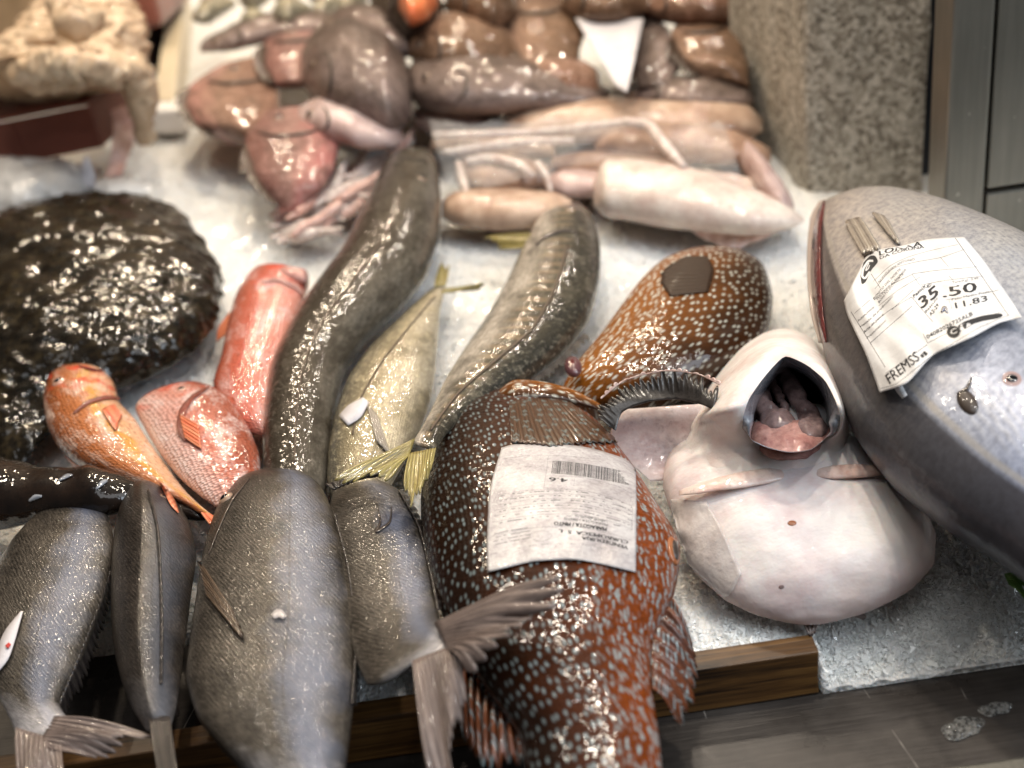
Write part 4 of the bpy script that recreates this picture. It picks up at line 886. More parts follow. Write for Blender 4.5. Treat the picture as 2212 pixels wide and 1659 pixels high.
squid([(955, 436, 470, .018), (1000, 420, 484, .02), (1100, 418, 492, .02), (1200, 426, 482, .02), (1248, 442, 466, .018)], 'squid_tan', 'tan squid lying just behind the head of the striped fish')
squid([(1188, 346, 366, .02), (1240, 336, 374, .022), (1340, 334, 374, .022), (1440, 338, 372, .021), (1494, 350, 366, .02)], 'squid_brown', 'thin brown squid lying on top of the pale one in the middle')
squid([(1172, 388, 412, .016), (1220, 374, 424, .018), (1290, 378, 424, .018), (1350, 392, 416, .016)], 'squid_pink', 'short pale squid half under the cut end of the white squid')
squid([(1460, 376, 396, .018), (1520, 372, 402, .02), (1600, 384, 412, .02), (1650, 400, 420, .018)], 'squid_white', 'narrow white squid tucked behind the big white one')
squid([(1075, 262, 290, .028), (1150, 240, 300, .03), (1280, 228, 304, .03), (1400, 228, 304, .03), (1530, 230, 305, .03), (1610, 240, 298, .028), (1648, 258, 284, .025)], 'squid_tan', 'largest tan squid at the back of the squid heap')
squid([(1285, 300, 325, .026), (1360, 280, 340, .028), (1470, 276, 346, .028), (1580, 292, 352, .026), (1665, 322, 348, .022)], 'squid_brown', 'brown squid sloping down to the right beside the pillar foot')
squid([(884, 240, 264, .022), (940, 224, 286, .024), (1010, 230, 292, .024), (1080, 252, 286, .022), (1130, 268, 282, .02)], 'squid_pink', 'pinkish squid at the left end beside the dark gurnards')
squid([(930, 302, 322, .02), (1000, 288, 336, .022), (1090, 286, 342, .022), (1200, 300, 338, .02)], 'squid_tan', 'tan squid under the long white tentacle at left', None,
    [([(935, 292, .04), (1040, 290, .042), (1150, 287, .044), (1260, 276, .05), (1350, 262, .056)], [.003, .003, .0035, .0035, .003]), ([(960, 330, .04), (1060, 316, .044), (1150, 306, .046), (1240, 304, .046)], [.003, .004, .004, .003])])
squid([(985, 360, 395, .018), (1040, 346, 412, .02), (1110, 346, 414, .02), (1190, 362, 400, .018)], 'squid_brown', 'stubby brown squid with white tentacles hanging over the ice', None,
    [([(990, 352, .034), (1000, 390, .034), (1012, 430, .03), (1034, 482, .02)], [.003, .0035, .003, .0028]), ([(1010, 350, .036), (1060, 344, .04), (1120, 356, .04), (1150, 380, .036)], [.004, .0045, .004, .003]), ([(1160, 352, .036), (1180, 380, .034), (1190, 415, .026)], [.003, .003, .002])])
squid([(1590, 340, 352, .02), (1612, 312, 372, .026), (1650, 350, 420, .026), (1690, 400, 452, .022), (1716, 440, 462, .016)], 'squid_pink', 'glossy pale squid pressed against the foot of the pillar', None,
    [([(1350, 262, .058), (1400, 272, .058), (1432, 310, .054), (1478, 362, .046)], [.004, .005, .005, .003])])
# crinkled clear film lying over the squid heap
t = thing('plastic_film', 'crinkled clear plastic film draped over the squid heap', 'film', at(1250, 330, .05))
gr = []
for i in range(34):
    v = i / 33; row = []
    for j in range(60):
        u = j / 59; x = 925 + 640 * u + 40 * v; y = 262 + 8 * math.sin(9 * u) + (112 + 26 * math.sin(6 * u + 1)) * v
        h = .058 - .020 * v + 0.004 * math.sin(11 * u + 5 * v)
        p = at(x, y, h); row.append(p + NRM * (0.005 * nz(p, 45, 3) + 0.003 * abs(nz(p, 95, 5))))
    gr.append(row)
sheet('sheet', gr, M['film_wrap'], t, 0.0002)
# pale tentacle heap left of the long brown fish
t = thing('squid_tentacles', 'heap of glossy pale tentacles left of the long brown fish head', 'tentacles', at(740, 430, 0))
rr = random.Random(31)
for q in range(30):
    x0 = rr.uniform(640, 830); y0 = 470 - (x0 - 640) * 0.55 + rr.uniform(-38, 42)
    a = rr.uniform(-0.75, 0.1); L_ = rr.uniform(110, 190); h0 = rr.uniform(.010, .030)
    pts = []
    x, y = x0 - L_ * .4 * math.cos(a), y0 - L_ * .4 * math.sin(a)
    for k in range(6):
        pts.append((x, y, h0 + rr.uniform(-.003, .003))); x += math.cos(a) * L_ / 5; y += math.sin(a) * L_ / 5; a += rr.uniform(-0.35, 0.35)
    tube('tentacle', pts, [.0012, .0035, .0046, .0046, .0035, .0012], M['tentacle_pale'] if q % 4 else M['pink_wet'], t, 8, 26)

# ------------------------------------------------------------------ far pile of fish
FG = 'fish piled at the back of the stall'
def bulk(name, st, mat, label, cat='fish', ratio=0.48, group=FG, amp=0.0022, tail=None, key=None, face=0.7, fm='red_fin'):
    c = st[len(st) // 2]
    t = thing(name, label, cat, at((c[0] + c[2]) / 2, (c[1] + c[3]) / 2, 0), group)
    loft('body', st, M[mat], t, ratio, face, 60, 36, disp=lambda p, s, k: amp * nz(p, 40, c[0]) + amp * 0.6 * nz(p, 110, c[1]), key=key)
    if cat == 'fish' and name != 'small_silver_fish':
        kk = key or name + label[:30]; rr_ = random.Random(label)
        if key is None:
            me = t.children[0].data; o0 = ROOTLOC[t.name]
            BV[kk] = BVHTree.FromPolygons([tuple(v.co + o0) for v in me.vertices], [tuple(p.vertices) for p in me.polygons])
        S_ = crom([q[:5] for q in st], 40); wid = math.hypot(S_[20][2] - S_[20][0], S_[20][3] - S_[20][1])
        def side(i, f): return (S_[i][0] * (1 - f) + S_[i][2] * f, S_[i][1] * (1 - f) + S_[i][3] * f)
        g0 = rr_.choice((8, 9, 10))
        ribbon('gill_edge', kk, [side(g0, .12), side(g0 + 2, .35), side(g0 + 2, .65), side(g0, .9)], [.6, 2.6, 2.6, .6], M['dark_wound'], t, 0.0012, 18)
        out = lambda i, e: (S_[i][0] - (S_[i][2] - S_[i][0]) * e, S_[i][1] - (S_[i][3] - S_[i][1]) * e)
        hb = lambda i: S_[i][4] + .004
        fin('dorsal_fin', [(*side(i, .06), hb(i)) for i in (12, 18, 24, 30, 34)], [(*out(i, rr_.uniform(.06, .2)), hb(i) + .004) for i in (15, 21, 27, 33, 36)], M['brown_fin'], t, 12, 0.0010, 0.25, 0.001, seed=len(label), rows=7)
        pe, ne = drape(kk, *side(g0 - 5, .35), -.001)
        e_ = ball('eye', pe, .0055, M['iris'], t, (1, 1, .5), ne, 8); ball('pupil', pe + ne * .002, .0034, M['pupil'], e_, (1, 1, .5), ne, 7)
    if tail: fin('tail_fin', tail[0], tail[1], M[fm], t, 7, 0.001, 0.15, rows=8)
    return t
bulk('gurnard', [(480, 140, 600, 118, .05), (412, 190, 604, 180, .05), (402, 232, 604, 250, .048), (432, 280, 592, 300, .042), (490, 308, 562, 322, .036)], 'gurnard_skin', 'brown pink fish at the left end of the far pile beside the white board', key='g1')
t = bulk('gurnard', [(560, 240, 690, 230, .05), (528, 300, 728, 285, .048), (536, 350, 728, 340, .044), (560, 400, 702, 398, .038), (590, 436, 662, 440, .030), (606, 460, 640, 462, .024)], 'gurnard_skin_red', 'pinkish brown fish with red tail pointing down onto the bare ice', tail=([(600, 452, .03), (645, 455, .03)], [(592, 480, .012), (640, 484, .012)]), key='g2', fm='pink_tail')
bulk('gurnard', [(600, 60, 690, 40, .06), (570, 100, 720, 80, .065), (570, 150, 720, 140, .06), (600, 190, 700, 190, .055)], 'gurnard_skin_red', 'reddish fish with pale gill standing highest at left in the far pile')
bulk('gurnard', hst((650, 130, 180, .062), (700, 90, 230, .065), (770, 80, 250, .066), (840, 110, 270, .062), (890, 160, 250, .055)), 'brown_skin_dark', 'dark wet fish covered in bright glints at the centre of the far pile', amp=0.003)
bulk('gurnard', hst((640, 240, 262, .055), (700, 222, 292, .056), (770, 232, 312, .052), (840, 262, 318, .046), (870, 288, 306, .04)), 'squid_pink', 'fish lying with its pale pink belly turned up beside the red-tailed fish')
t = bulk('seabream', hst((872, 172, 192, .05), (905, 142, 222, .054), (980, 128, 236, .056), (1080, 132, 236, .054), (1180, 152, 232, .05), (1270, 180, 226, .046), (1335, 198, 212, .04)), 'brown_skin_dark', 'grey brown fish lying sideways with its dark eye showing to the left', key='sb1', fm='grey_fin', tail=([(1315, 196, .045), (1315, 214, .045)], [(1400, 186, .04), (1395, 226, .04)]))
bulk('seabream', hst((880, 96, 120, .07), (930, 60, 150, .072), (1010, 50, 156, .07), (1090, 76, 150, .066), (1130, 104, 136, .06)), 'brown_skin', 'tan brown fish with glints on its back behind the sideways one')
bulk('seabream', [(1100, -10, 1190, -20, .075), (1085, 40, 1250, 30, .075), (1100, 90, 1260, 90, .07), (1130, 140, 1240, 140, .065), (1160, 176, 1210, 176, .06)], 'brown_skin', 'upright brown fish left of the white triangular paper tag')
bulk('seabream', [(1330, 20, 1400, 10, .065), (1330, 80, 1450, 70, .065), (1350, 140, 1470, 140, .06), (1380, 190, 1440, 190, .055)], 'brown_skin_dark', 'dark brown fish directly behind the white triangular paper tag')
bulk('seabream', [(1460, 40, 1560, 20, .07), (1450, 90, 1600, 80, .066), (1480, 140, 1620, 150, .06), (1530, 180, 1620, 190, .05)], 'brown_skin', 'russet fish leaning on the left face of the granite pillar')
bulk('seabream', hst((1340, 190, 212, .04), (1420, 172, 226, .044), (1520, 172, 234, .044), (1600, 186, 232, .04), (1630, 200, 220, .036)), 'brown_skin_dark', 'grey fish lying flat between the squid heap and the paper tag', fm='grey_fin')
bulk('seabream', hst((1380, 0, 30, .075), (1450, -30, 40, .08), (1540, -30, 44, .08), (1620, 0, 40, .075)), 'gurnard_skin', 'pinkish fish highest at the back next to the pillar')
bulk('seabream', hst((1210, -10, 20, .085), (1270, -40, 40, .09), (1340, -40, 40, .09), (1400, -10, 24, .085)), 'brown_skin', 'brown fish at the very back above the white paper tag')
bulk('seabream', hst((960, -10, 20, .085), (1010, -40, 50, .09), (1070, -40, 56, .09), (1120, -10, 30, .085)), 'brown_skin', 'brown fish at the very back right of the orange fillet')
bulk('seabream', hst((690, 50, 66, .075), (760, 26, 88, .078), (830, 36, 110, .076), (890, 80, 120, .07)), 'brown_skin_dark', 'dark fish with olive back behind the glinting one')
bulk('seabream', hst((800, -20, 10, .09), (850, -40, 60, .092), (900, -30, 76, .09), (960, 10, 60, .085)), 'rear_dark', 'blackish fish under the orange fillet at the back')
t = bulk('fish_fillet', hst((862, 2, 20, .112), (885, -14, 46, .116), (920, -18, 34, .116), (945, -10, 12, .112)), 'orange_flesh', 'bright orange fillet at the top edge of the far pile', 'fillet', amp=0.0008, group=None)
bulk('seabream', hst((1110, 150, 170, .052), (1160, 128, 196, .055), (1230, 132, 206, .053), (1300, 160, 204, .048)), 'gurnard_skin', 'small pinkish fish wedged below the upright brown one')
bulk('dark_fish', hst((432, 96, 112, .06), (500, 66, 104, .063), (590, 38, 84, .066), (680, 36, 80, .066), (760, 44, 74, .066)), 'brown_skin_dark', 'grey dark-edged fish between the silver fish and the red gurnards')
rr = random.Random(5)
labs = ['small silver fish at the very back, at the left end of its row', 'small silver fish at the back left, lying lower in the row', 'small silver fish with a bright yellow glint at the back', 'small silver fish near the white board at the back', 'small silver fish lying across the others at the back', 'small silver fish on top of the silver heap', 'small silver fish right of the white board, leaning left', 'small pale fish behind the dark-edged grey fish', 'small silver fish at the right end of the silver heap', 'small silver fish above the dark-edged grey fish']
for q in range(10):
    x = 425 + (q % 5) * 78 + rr.uniform(-14, 14); y = 14 + (q // 5) * 36 + rr.uniform(-10, 8) - (q % 5) * 5; L_ = rr.uniform(60, 84); sl = rr.uniform(-34, -8); w_ = rr.uniform(15, 22)
    bulk('small_silver_fish', [(x + L_ * s - 4 * 0, y + sl * s - w_ * k, x + L_ * s, y + sl * s + w_ * k, .07 + .01 * (q % 2)) for s, k in ((0, .15), (.2, .8), (.5, 1), (.8, .6), (1.05, .12))], 'silver_small', labs[q], group='small silver fish at the back', amp=0.001)
# paper tag standing in the pile
t = thing('paper_tag', 'white triangular paper tag stuck point down among the brown fish', 'tag', at(1330, 195, .04))
T_ = [(1243, 40), (1390, 42), (1352, 196), (1335, 192)]
gr = []
for i in range(13):
    v = i / 12; row = []
    for j in range(11):
        u = j / 10
        x = (T_[0][0] * (1 - u) + T_[1][0] * u) * (1 - v) + (T_[3][0] * (1 - u) + T_[2][0] * u) * v; y = (T_[0][1] * (1 - u) + T_[1][1] * u) * (1 - v) + (T_[3][1] * (1 - u) + T_[2][1] * u) * v
        p = at(x, y, .075 + 0.012 * (1 - v)); row.append(p + Vector((0, 0.006 * math.sin(3 * u + 2 * v), 0)))
    gr.append(row)
sheet('sheet', gr, M['paper_white'], t, 0.0008)

# ------------------------------------------------------------------ left rear: board, foam block, box, bag, heap
o_ = at(330, 216, .03); e_ = at(368, -30, .03); w_ = at(376, 216, .03)
box('cream_board', o_, w_ - o_, e_ - o_, (0, 0, -0.07), M['cream_board'], None, 0.003, label='cream coloured upright board edging the ice at rear left', cat='board')
o_ = at(290, 293, .002); w_ = at(404, 290, .002)
box('foam_block', o_, w_ - o_, (0.0, 0.04, 0.004), (0, 0, 0.026), M['white_foam'], None, 0.004, label='white foam block on the ice below the cream board', cat='block')
c_ = at(222, 318, .03); hgt = 0.041
tp = Vector((c_.x, c_.y, c_.z + hgt)); bk = at(263, 170, tp.z - SLOPE * tp.y); dv = bk - tp
lf = at(0, 362, .03) - c_
t = thing('terracotta_box', 'red brown plastic box with a cream heap on top at rear left', 'box', c_)
box('front_panel', c_ + Vector((0, -0.001, 0)), lf * 1.6, (0, 0.004, 0), (0, 0, hgt), M['terracotta_plastic'], t, 0.0012)
box('lid', c_ + Vector((0, 0, hgt + 0.0005)), lf * 1.6, dv * 1.0, (0, 0, 0.004), M['terracotta_plastic'], t, 0.0012)
box('side_panel', c_ + Vector((0, 0.0045, 0)), (-0.004, 0, 0), dv * 0.97, (0, 0, hgt), M['terracotta_plastic'], t, 0.0008)
p1 = c_ + lf * 0.75
box('rib', p1 + Vector((0, -0.0045, 0.001)), lf.normalized() * 0.004, (0, 0.003, 0), (0, 0, hgt - 0.002), M['terracotta_plastic'], t, 0.0008)
bulk('plastic_bag', hst((-60, 364, 470, .019), (20, 360, 462, .020), (90, 360, 452, .020), (150, 360, 436, .018), (196, 372, 410, .014)), 'bag_plastic', 'crumpled grey plastic bag under the red brown box', 'bag', 0.5, None, 0.005)
t = thing('paper_scrap', 'pointed white paper corner sticking up in front of the red brown box', 'paper', at(180, 400, 0))
sheet('sheet', [[at(186, 336, .045), at(190, 338, .045)], [at(168, 372, .03), at(204, 374, .03)], [at(140, 412, .018), at(206, 404, .018)]], M['paper_white'], t, 0.001)
bulk('ice_slush', hst((195, 402, 424, .01), (240, 392, 430, .012), (300, 398, 420, .01), (330, 404, 414, .008)), 'white_foam', 'ridge of white slush along the top edge of the turbot', 'slush', 0.5, None, 0.002)
t = thing('cream_heap', 'heap of cream coloured wet folds piled on the red brown box', 'heap', at(150, 230, .07))
def fold(p, s, k): return 0.014 * nz(p, 17, 3) - 0.016 * abs(nz(p, 38, 7)) - 0.009 * abs(nz(p, 80, 9)) - 0.004 * abs(nz(p, 170, 4)) + 0.007
loft('mound', [(140, -20, 250, -30, .13), (80, 40, 296, 25, .125), (20, 100, 316, 90, .115), (-40, 160, 318, 150, .10), (-70, 186, 300, 160, .105), (-60, 206, 245, 166, .095)], M['cream_heap'], t, 0.5, 0.6, 190, 140, disp=fold, key='heap')
for pts_, rd_ in (([(40, 165, .12), (90, 148, .14), (150, 138, .146), (215, 150, .14), (270, 160, .13)], [.010, .013, .014, .013, .010]), ([(60, 186, .11), (140, 168, .125), (220, 152, .13), (285, 156, .118), (308, 210, .09), (316, 300, .04)], [.008, .010, .011, .012, .012, .008]), ([(130, 0, .17), (160, 50, .165), (200, 40, .16)], [.012, .015, .010])):
    o = tube('fold', pts_, rd_, M['cream_heap'], t, 24, 90)
    for v in o.data.vertices:
        q = v.co; v.co = q + v.normal * (0.004 - 0.009 * abs(nz(q, 45, 2)) - 0.006 * abs(nz(q, 110, 5)) + 0.003 * nz(q, 60, 1))
bulk('pale_flap', [(238, 240, 266, 225, .06), (246, 275, 290, 260, .05), (240, 330, 290, 300, .03), (228, 385, 264, 380, .012)], 'pink_wet', 'pinkish beige flap hanging beside the right end of the red brown box', 'flap', 0.3, None, 0.002)
# things in the gloom behind
YB = 1.75
def slab(name, x0, y0, x1, y1, Y, d, mat, label, cat, bev=0.01):
    a = on_y(x0, y1, Y); b = on_y(x1, y1, Y); c = on_y(x0, y0, Y)
    return box(name, a, b - a, (0, d, 0), (0, 0, (c - a).length), M[mat], None, bev, label=label, cat=cat)
slab('cardboard_box', -160, -120, 108, 160, 0.98, 0.25, 'cardboard', 'tan cardboard box in the far left corner behind the cream heap', 'box')
slab('dark_crate', 104, -120, 250, 200, 1.06, 0.2, 'crate_dark', 'dark crate behind the cream heap beside the cardboard box', 'crate')
slab('red_crate', 232, -120, 352, 62, 0.80, 0.2, 'dark_red', 'reddish brown crate behind the cream heap left of the board', 'crate')
slab('black_crate', 236, 66, 345, 250, 0.80, 0.2, 'crate_dark', 'black crate under the reddish brown crate behind the heap', 'crate')
# herb leaf under the tuna
t = thing('herb_leaf', 'bit of green herb on the ice at the right edge under the tuna', 'leaf', at(2195, 1275, 0))
fin('blade', [(2170, 1240, .004), (2180, 1262, .004)], [(2230, 1262, .006), (2226, 1310, .002)], M['leaf_green'], t, 6, 0.0012, 0.3, 0.002, seed=2)

# ------------------------------------------------------------------ labels with their print
def coons(top, right, bottom, left, nu, nv):
    A, B, C, D = crom(top, nu), crom(bottom, nu), crom(left, nv), crom(right, nv); g = []
    for i in range(nv):
        v = i / (nv - 1); row = []
        for j in range(nu):
            u = j / (nu - 1)
            p = A[j] * (1 - v) + B[j] * v + C[i] * (1 - u) + D[i] * u - ((A[0] * (1 - u) + A[-1] * u) * (1 - v) + (B[0] * (1 - u) + B[-1] * u) * v)
            row.append(p)
        g.append(row)
    return g
def make_label(name, key, bkey, borders, conv, lift, mat, parent, nu=60, nv=50):
    b = [[conv(*p) for p in s] for s in borders]; g = coons(*b, nu, nv); P = []
    for i, row in enumerate(g):
        r_ = []
        for j, p in enumerate(row):
            q, nn = drape(key, p[0], p[1], 0.0); r_.append(q - ray(p[0], p[1]) * lift(j / (nu - 1), i / (nv - 1)))
        P.append(r_)
    V = [tuple(p) for r_ in P for p in r_]
    F = [(i * nu + j, i * nu + j + 1, (i + 1) * nu + j + 1, (i + 1) * nu + j) for i in range(nv - 1) for j in range(nu - 1)]
    BV[bkey] = BVHTree.FromPolygons(V, F)
    return sheet(name, P, mat, parent, 0.00025)
def stamp_pts(bkey, pts, off):
    out = []
    for x, y in pts:
        h = BV[bkey].ray_cast(CAM_P, ray(x, y))
        out.append((h[0] - ray(x, y) * off) if h[0] is not None else None)
    return out
def text_mesh(body):
    c = bpy.data.curves.new('txt', 'FONT'); c.body = body; c.resolution_u = 2
    o = bpy.data.objects.new('txt', c); col.objects.link(o); bpy.context.view_layer.update()
    me = bpy.data.meshes.new_from_object(o); V = np.array([v.co[:] for v in me.vertices]); F = [tuple(p.vertices) for p in me.polygons]
    bpy.data.objects.remove(o); bpy.data.curves.remove(c); bpy.data.meshes.remove(me)
    return V, F
def stamp(bkey, conv, body, base, hv, mat, parent, off=0.0003, bold=0):
    V, F = text_mesh(body)
    x0, x1 = V[:, 0].min(), V[:, 0].max(); B = crom([conv(*p) for p in base], 60); hvv = np.array(conv(base[0][0] + hv[0], base[0][1] + hv[1])) - np.array(conv(*base[0]))
    cap = 0.7
    allv = []; allf = []
    for bo in ([0] if not bold else [-bold, 0, bold]):
        P = []
        for v in V:
            a = (v[0] - x0) / (x1 - x0) * 59; i = min(58, int(a)); q = B[i] * (1 - (a - i)) + B[i + 1] * (a - i) + hvv * (v[1] / cap)
            P.append((q[0] + bo, q[1]))
        S = stamp_pts(bkey, P, off); n0 = len(allv)
        allv += [s or CAM_P for s in S]
        allf += [tuple(n0 + k for k in f) for f in F if all(S[k] is not None for k in f)]
        off += 0.00004
    if allf: return mk('lettering', allv, allf, mat, parent, smooth=False)
def strokes(name, bkey, conv, lines, mat, parent, off=0.00028):
    """Printed rules and bars: each line is (points, half width)."""
    V = []; F = []
    for pts, wd in lines:
        n = max(2, len(pts) * 8 if len(pts) > 2 else 8); C_ = crom([conv(*p) for p in pts], n); P = []
        for i in range(n):
            d = C_[min(i + 1, n - 1)] - C_[max(i - 1, 0)]; d = d / (np.linalg.norm(d) + 1e-9); q = np.array((-d[1], d[0])) * wd
            P += [tuple(C_[i] + q), tuple(C_[i] - q)]
        S = stamp_pts(bkey, P, off); b = len(V); V += [s or CAM_P for s in S]
        for i in range(n - 1):
            f = (2 * i, 2 * i + 2, 2 * i + 3, 2 * i + 1)
            if all(S[k] is not None for k in f): F.append(tuple(b + k for k in f))
    return mk(name, V, F, mat, parent, smooth=False)
def blob(name, bkey, conv, poly, mat, parent, off=0.0003):
    P = crom([conv(*p) for p in poly] + [conv(*poly[0])], 48)[:-1]; c = P.mean(axis=0); V = []; F = []; k = len(P); pts = [tuple(c)]
    for f in (0.35, 0.7, 1.0): pts += [tuple(c + (p - c) * f) for p in P]
    S = stamp_pts(bkey, pts, off); V = [s or CAM_P for s in S]
    for j in range(k): F.append((0, 1 + j, 1 + (j + 1) % k))
    for i in range(2):
        for j in range(k): F.append((1 + i * k + j, 1 + (i + 1) * k + j, 1 + (i + 1) * k + (j + 1) % k, 1 + i * k + (j + 1) % k))
    F = [f for f in F if all(S[q] is not None for q in f)]
    return mk(name, V, F, mat, parent, smooth=False)
things = [o for o in col.objects if o.parent is None]
WR = next(o for o in things if o.name == 'spotted_wrasse'); TU = next(o for o in things if o.name == 'tuna')
# wrasse label (measured on an enlargement, z4 gives photo pixels)
z4 = lambda x, y: (1026 + x * 0.2018, 918 + y * 0.2018)
lab = make_label('paper_label', 'wrasse', 'lab4', ([(285, 245), (420, 210), (760, 212), (1000, 215), (1250, 250), (1600, 360), (1722, 470)], [(1722, 470), (1728, 800), (1724, 1200), (1722, 1575)], [(135, 1575), (400, 1510), (660, 1455), (1080, 1440), (1400, 1500), (1722, 1575)], [(285, 245), (190, 560), (150, 760), (140, 960), (128, 1300), (135, 1575)]),
    z4, lambda u, v: 0.0011 + 0.0005 * math.sin(17 * u + 6 * v) * math.sin(13 * v + 3 * u) + 0.0007 * (v ** 4) * (1 + math.sin(23 * u)), M['paper_wet'], WR)
ik, ig = M['ink'], M['ink_grey']
for body, base, hv, mt, bo in (('4.6', [(992, 572), (890, 566), (795, 560)], (0, 42), ik, .9), ('MARAGOTA / PINTO', [(1410, 1098), (1130, 1050), (850, 1032)], (-4, 40), ik, .7), ('MARAGOTA / PINTO', [(1420, 1058), (1190, 1010), (955, 985)], (-3, 28), ig, .3), ('LABRUS BERGYLTA', [(1420, 1022), (1240, 982), (1070, 962)], (-3, 20), ig, .15),
        ('CURROPESCA  S  L', [(1640, 1240), (1300, 1160), (900, 1116)], (-4, 36), ik, .6), ('VENDEDURIA', [(1640, 1300), (1400, 1230), (1145, 1188)], (-4, 36), ik, .6)):
    stamp('lab4', z4, body, base, hv, mt, lab, bold=bo)
def lcurve(v, u0=0.0, u1=1.0, n=7):
    top = crom([(285, 245), (420, 210), (760, 212), (1000, 215), (1250, 250), (1600, 360), (1722, 470)], 60); bot = crom([(135, 1575), (400, 1510), (660, 1455), (1080, 1440), (1400, 1500), (1722, 1575)], 60)
    return [tuple(top[int(round(59 * (u0 + (u1 - u0) * k / (n - 1))))] * (1 - v) + bot[int(round(59 * (u0 + (u1 - u0) * k / (n - 1))))] * v) for k in range(n)]
L_ = [(lcurve(v, a, b), .22) for v, a, b in ((.095, 0.01, .97), (.27, .38, .97), (.385, 0.01, .97), (.425, 0, .97), (.465, 0, .97), (.505, 0, .97), (.55, 0, .97), (.60, .0, .97), (.71, .0, .97))]
L_ += [([(785, 335), (760, 520), (735, 690)], .25), ([(1070, 565), (1055, 660)], .2), ([(1695, 500), (1690, 800), (1680, 1130)], .3), ([(1670, 700), (1668, 1150)], .2), ([(845, 780), (840, 850)], .2), ([(1040, 720), (1036, 810)], .2), ([(1385, 790), (1380, 880)], .2)]
L_ += [([(705 + 120 * math.cos(a / 4 * math.pi), 1187 + 52 * math.sin(a / 4 * math.pi)) for a in range(9)], .25)]
for k in range(48): L_.append((lcurve(.86, k / 48, k / 48 + .011, 3), .35))
strokes('ruled_lines', 'lab4', z4, L_, ig, lab)
rr = random.Random(11); L_ = []
for v in (.40, .44, .48, .525, .575, .62):                      # rows too small to read: short dashes
    u = 0.03
    while u < .95:
        w_ = rr.uniform(.008, .03)
        if rr.random() < .72: L_.append((lcurve(v, u, min(.98, u + w_), 3), rr.uniform(.5, .9)))
        u += w_ + rr.uniform(.006, .012)
for v in (.70, .73, .76, .79):
    u = 0.01
    while u < .27:
        w_ = rr.uniform(.008, .03); L_.append((lcurve(v, u, u + w_, 3), .6)); u += w_ + .008
strokes('fine_print', 'lab4', z4, L_, ig, lab, 0.00026)
L_ = []; x = 0.0
while x < 1.0:
    w_ = rr.choice((.004, .004, .007, .010)); u = (820 + 850 * x)
    yt = 382 + 130 * x ** 1.5; L_.append(([(u + 18 * (1 - x), yt), (u, yt + 138)], w_ * 850 * .2018 * .5)); x += w_ + rr.choice((.004, .006, .008))
strokes('barcode', 'lab4', z4, L_, ik, lab, 0.00032)
# tuna label
z5 = lambda x, y: (1809 + x * 0.2343, 486 + y * 0.2343)
def lift5(u, v): return 0.0040 + 0.0085 * (v ** 3) * (0.45 + 0.55 * math.sin(7 * u + 0.4) ** 2) + 0.0017 * math.sin(15 * u + 4 * v) * (1 - .4 * v) + 0.0008 * math.sin(34 * u - 9 * v) + 0.004 * max(0, 1 - abs(u - .12) / .12) * (1 - v)
lab = make_label('paper_label', 'tuna', 'lab5', ([(60, 700), (180, 460), (300, 255), (600, 190), (850, 130), (1170, 112)], [(1170, 112), (1350, 330), (1540, 600), (1705, 855)], [(390, 1545), (640, 1455), (880, 1205), (1250, 1030), (1500, 900), (1705, 855)], [(60, 700), (100, 850), (260, 1190), (390, 1545)]), z5, lift5, M['paper_dry'], TU)
for body, base, hv, mt, bo in (('.50', [(975, 668), (1130, 640), (1288, 608)], (-16, -88), ik, 1.3), ('35', [(778, 772), (850, 712), (935, 640)], (-36, -92), ik, 1.3), ('11.83', [(1092, 768), (1385, 698)], (-12, -52), ik, .5), ('04082026725ALB', [(828, 1050), (1050, 930), (1250, 832)], (-12, -34), ik, .3), ('FREMSS', [(482, 1466), (620, 1352), (762, 1238)], (-45, -80), ik, .5),
        ('LONXA', [(388, 282), (560, 232), (778, 190)], (-6, -42), ik, .9), ('PEIXE DA', [(364, 250), (560, 192), (762, 160)], (-4, -26), ig, 0), ('DA CORUÑA', [(392, 316), (600, 246), (802, 212)], (-4, -26), ik, .3), ('NUEVO JUAN ANTONIO', [(384, 540), (480, 430), (600, 352), (716, 322)], (-8, -20), ik, 0), ('BONITO DEL NORTE', [(338, 690), (460, 545), (586, 412)], (-10, -18), ik, 0), ('THUNNUS ALALUNGA', [(366, 700), (500, 555), (636, 415)], (-10, -18), ik, 0), ('BONITO DO NORTE', [(384, 722), (500, 580), (610, 455)], (-10, -18), ik, 0),
        ('Tara(Kg)  2.40', [(1060, 540), (1302, 498)], (-4, -20), ig, 0), ('Peso(Kg):', [(706, 672), (790, 592), (872, 552)], (-12, -26), ik, .2), ('Peso Medio Pieza:', [(1056, 698), (1410, 620)], (-4, -22), ig, 0), ('Bascula:', [(816, 812), (932, 672)], (-12, -18), ik, 0), ('A2-29', [(862, 842), (938, 742)], (-20, -24), ik, .2), ('Metodo de produccion:', [(216, 950), (350, 832), (515, 660)], (-10, -18), ik, 0), ('Arte de pesca:', [(246, 998), (430, 822)], (-10, -18), ik, 0), ('Presentacion:', [(276, 1052), (452, 882)], (-10, -18), ik, 0), ('Autonomico:', [(190, 894), (342, 760)], (-10, -18), ik, 0)):
    stamp('lab5', z5, body, base, hv, mt, lab, 0.0004, bo)
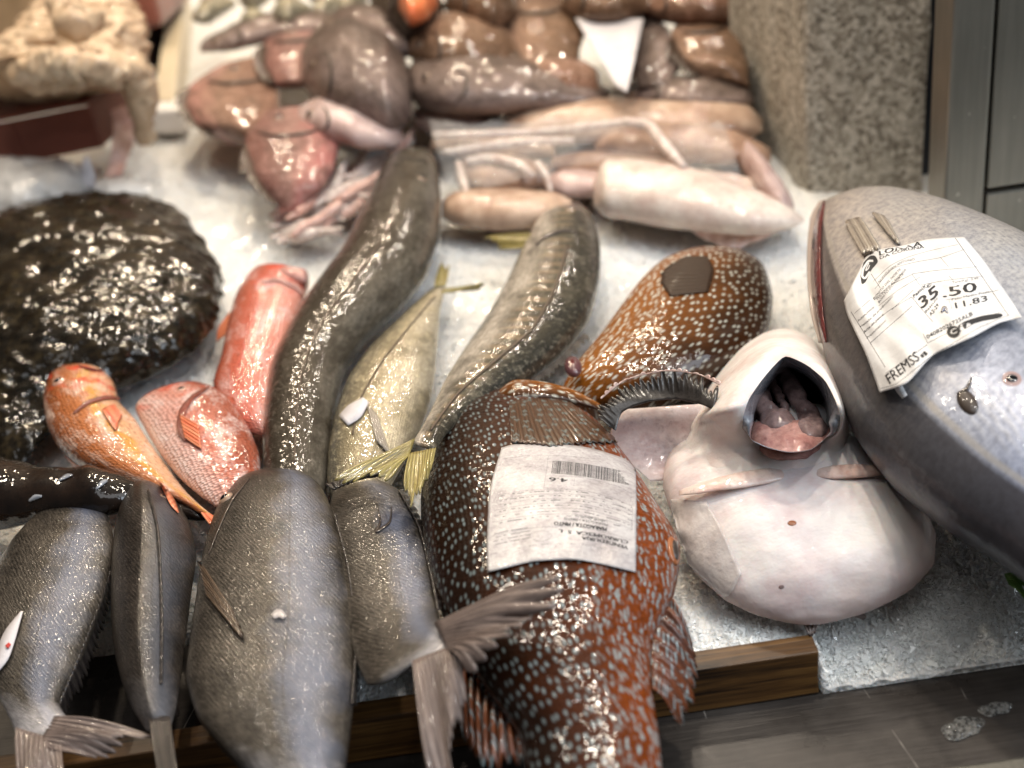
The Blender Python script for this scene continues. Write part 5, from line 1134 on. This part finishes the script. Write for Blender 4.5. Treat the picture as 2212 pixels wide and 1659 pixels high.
L_ = [([(125, 800), (280, 1050), (440, 1310)], .5), ([(1085, 118), (1330, 470), (1580, 838)], .55), ([(400, 1508), (545, 1462), (700, 1340), (880, 1200), (1050, 1100), (1300, 950), (1580, 830)], .4), ([(445, 1368), (620, 1250), (830, 1100)], .4), ([(300, 1090), (480, 930), (690, 745)], .4), ([(690, 668), (780, 780), (880, 892)], .4), ([(790, 1000), (832, 1086)], .4), ([(1028, 692), (1060, 775)], .35), ([(1000, 690), (1200, 655), (1490, 600)], .3), ([(760, 555), (1000, 510), (1340, 472)], .3), ([(690, 455), (760, 556)], .3), ([(950, 300), (1024, 385)], .35), ([(345, 590), (500, 410), (700, 345), (950, 300), (1170, 225)], .3), ([(330, 520), (480, 380), (640, 300), (840, 240), (1110, 180)], .3), ([(690, 450), (900, 420), (1290, 385)], .3), ([(340, 690), (480, 560), (700, 450)], .3), ([(380, 745), (560, 600), (760, 480)], .3), ([(140, 830), (300, 690)], .3), ([(240, 1000), (460, 800), (690, 660)], .3), ([(830, 1086), (1050, 980), (1300, 870), (1540, 790)], .35), ([(310, 450), (395, 580)], .5), ([(1030, 470), (1065, 510)], .3), ([(500, 780), (600, 690), (700, 600)], .3)]
strokes('ruled_lines', 'lab5', z5, L_, ik, lab, 0.00036)
blob('logo_mark', 'lab5', z5, [(212, 470), (240, 350), (300, 285), (348, 285), (372, 340), (310, 420), (262, 520), (225, 545)], ik, lab, 0.0004)
strokes('logo_ring', 'lab5', z5, [([(330, 330), (285, 335), (240, 400), (228, 470), (255, 490), (300, 430)], 2.4), ([(290, 350), (270, 390), (262, 420), (285, 400), (296, 370)], 1.2)], M['paper_dry'], lab, 0.0007)
blob('banner', 'lab5', z5, [(1110, 930), (1180, 885), (1340, 835), (1500, 815), (1526, 832), (1490, 858), (1340, 885), (1220, 925), (1130, 985)], ik, lab, 0.0004)
blob('banner_disc', 'lab5', z5, [(1070 + 62 * math.cos(a * math.pi / 6), 985 + 56 * math.sin(a * math.pi / 6)) for a in range(12)], ik, lab, 0.0005)
stamp('lab5', z5, 'C', [(1048, 1014), (1102, 992)], (-10, -46), M['paper_dry'], lab, 0.0008, .5)
strokes('brand_mark', 'lab5', z5, [([(772, 1216), (792, 1196)], 4), ([(800, 1196), (818, 1172)], 5)], ik, lab)
ribbon('torn_strip', 'tuna', [z5(560, 1462), z5(600, 1540), z5(640, 1596)], [9, 8, 6], M['paper_dry'], TU, 0.0016, 12)
ribbon('torn_hole', 'lab5', [z5(960, 810), z5(990, 770), z5(1020, 815)], [1, 5, 1], M['tuna_skin'], TU, 0.0004, 10)
# clear film label stuck on the monkfish's flank
t = next(o for o in things if o.name == 'monkfish')
g_ = coons([(1452, 1078), (1490, 1082), (1528, 1086)], [(1528, 1086), (1560, 1140), (1604, 1240)], [(1490, 1216), (1540, 1262), (1574, 1288), (1604, 1240)], [(1452, 1078), (1462, 1140), (1490, 1216)], 20, 20)
sheet('clear_film', [[drape('monk', p[0], p[1], .0012)[0] for p in row] for row in g_], M['film_clear'], t, 0.0003)
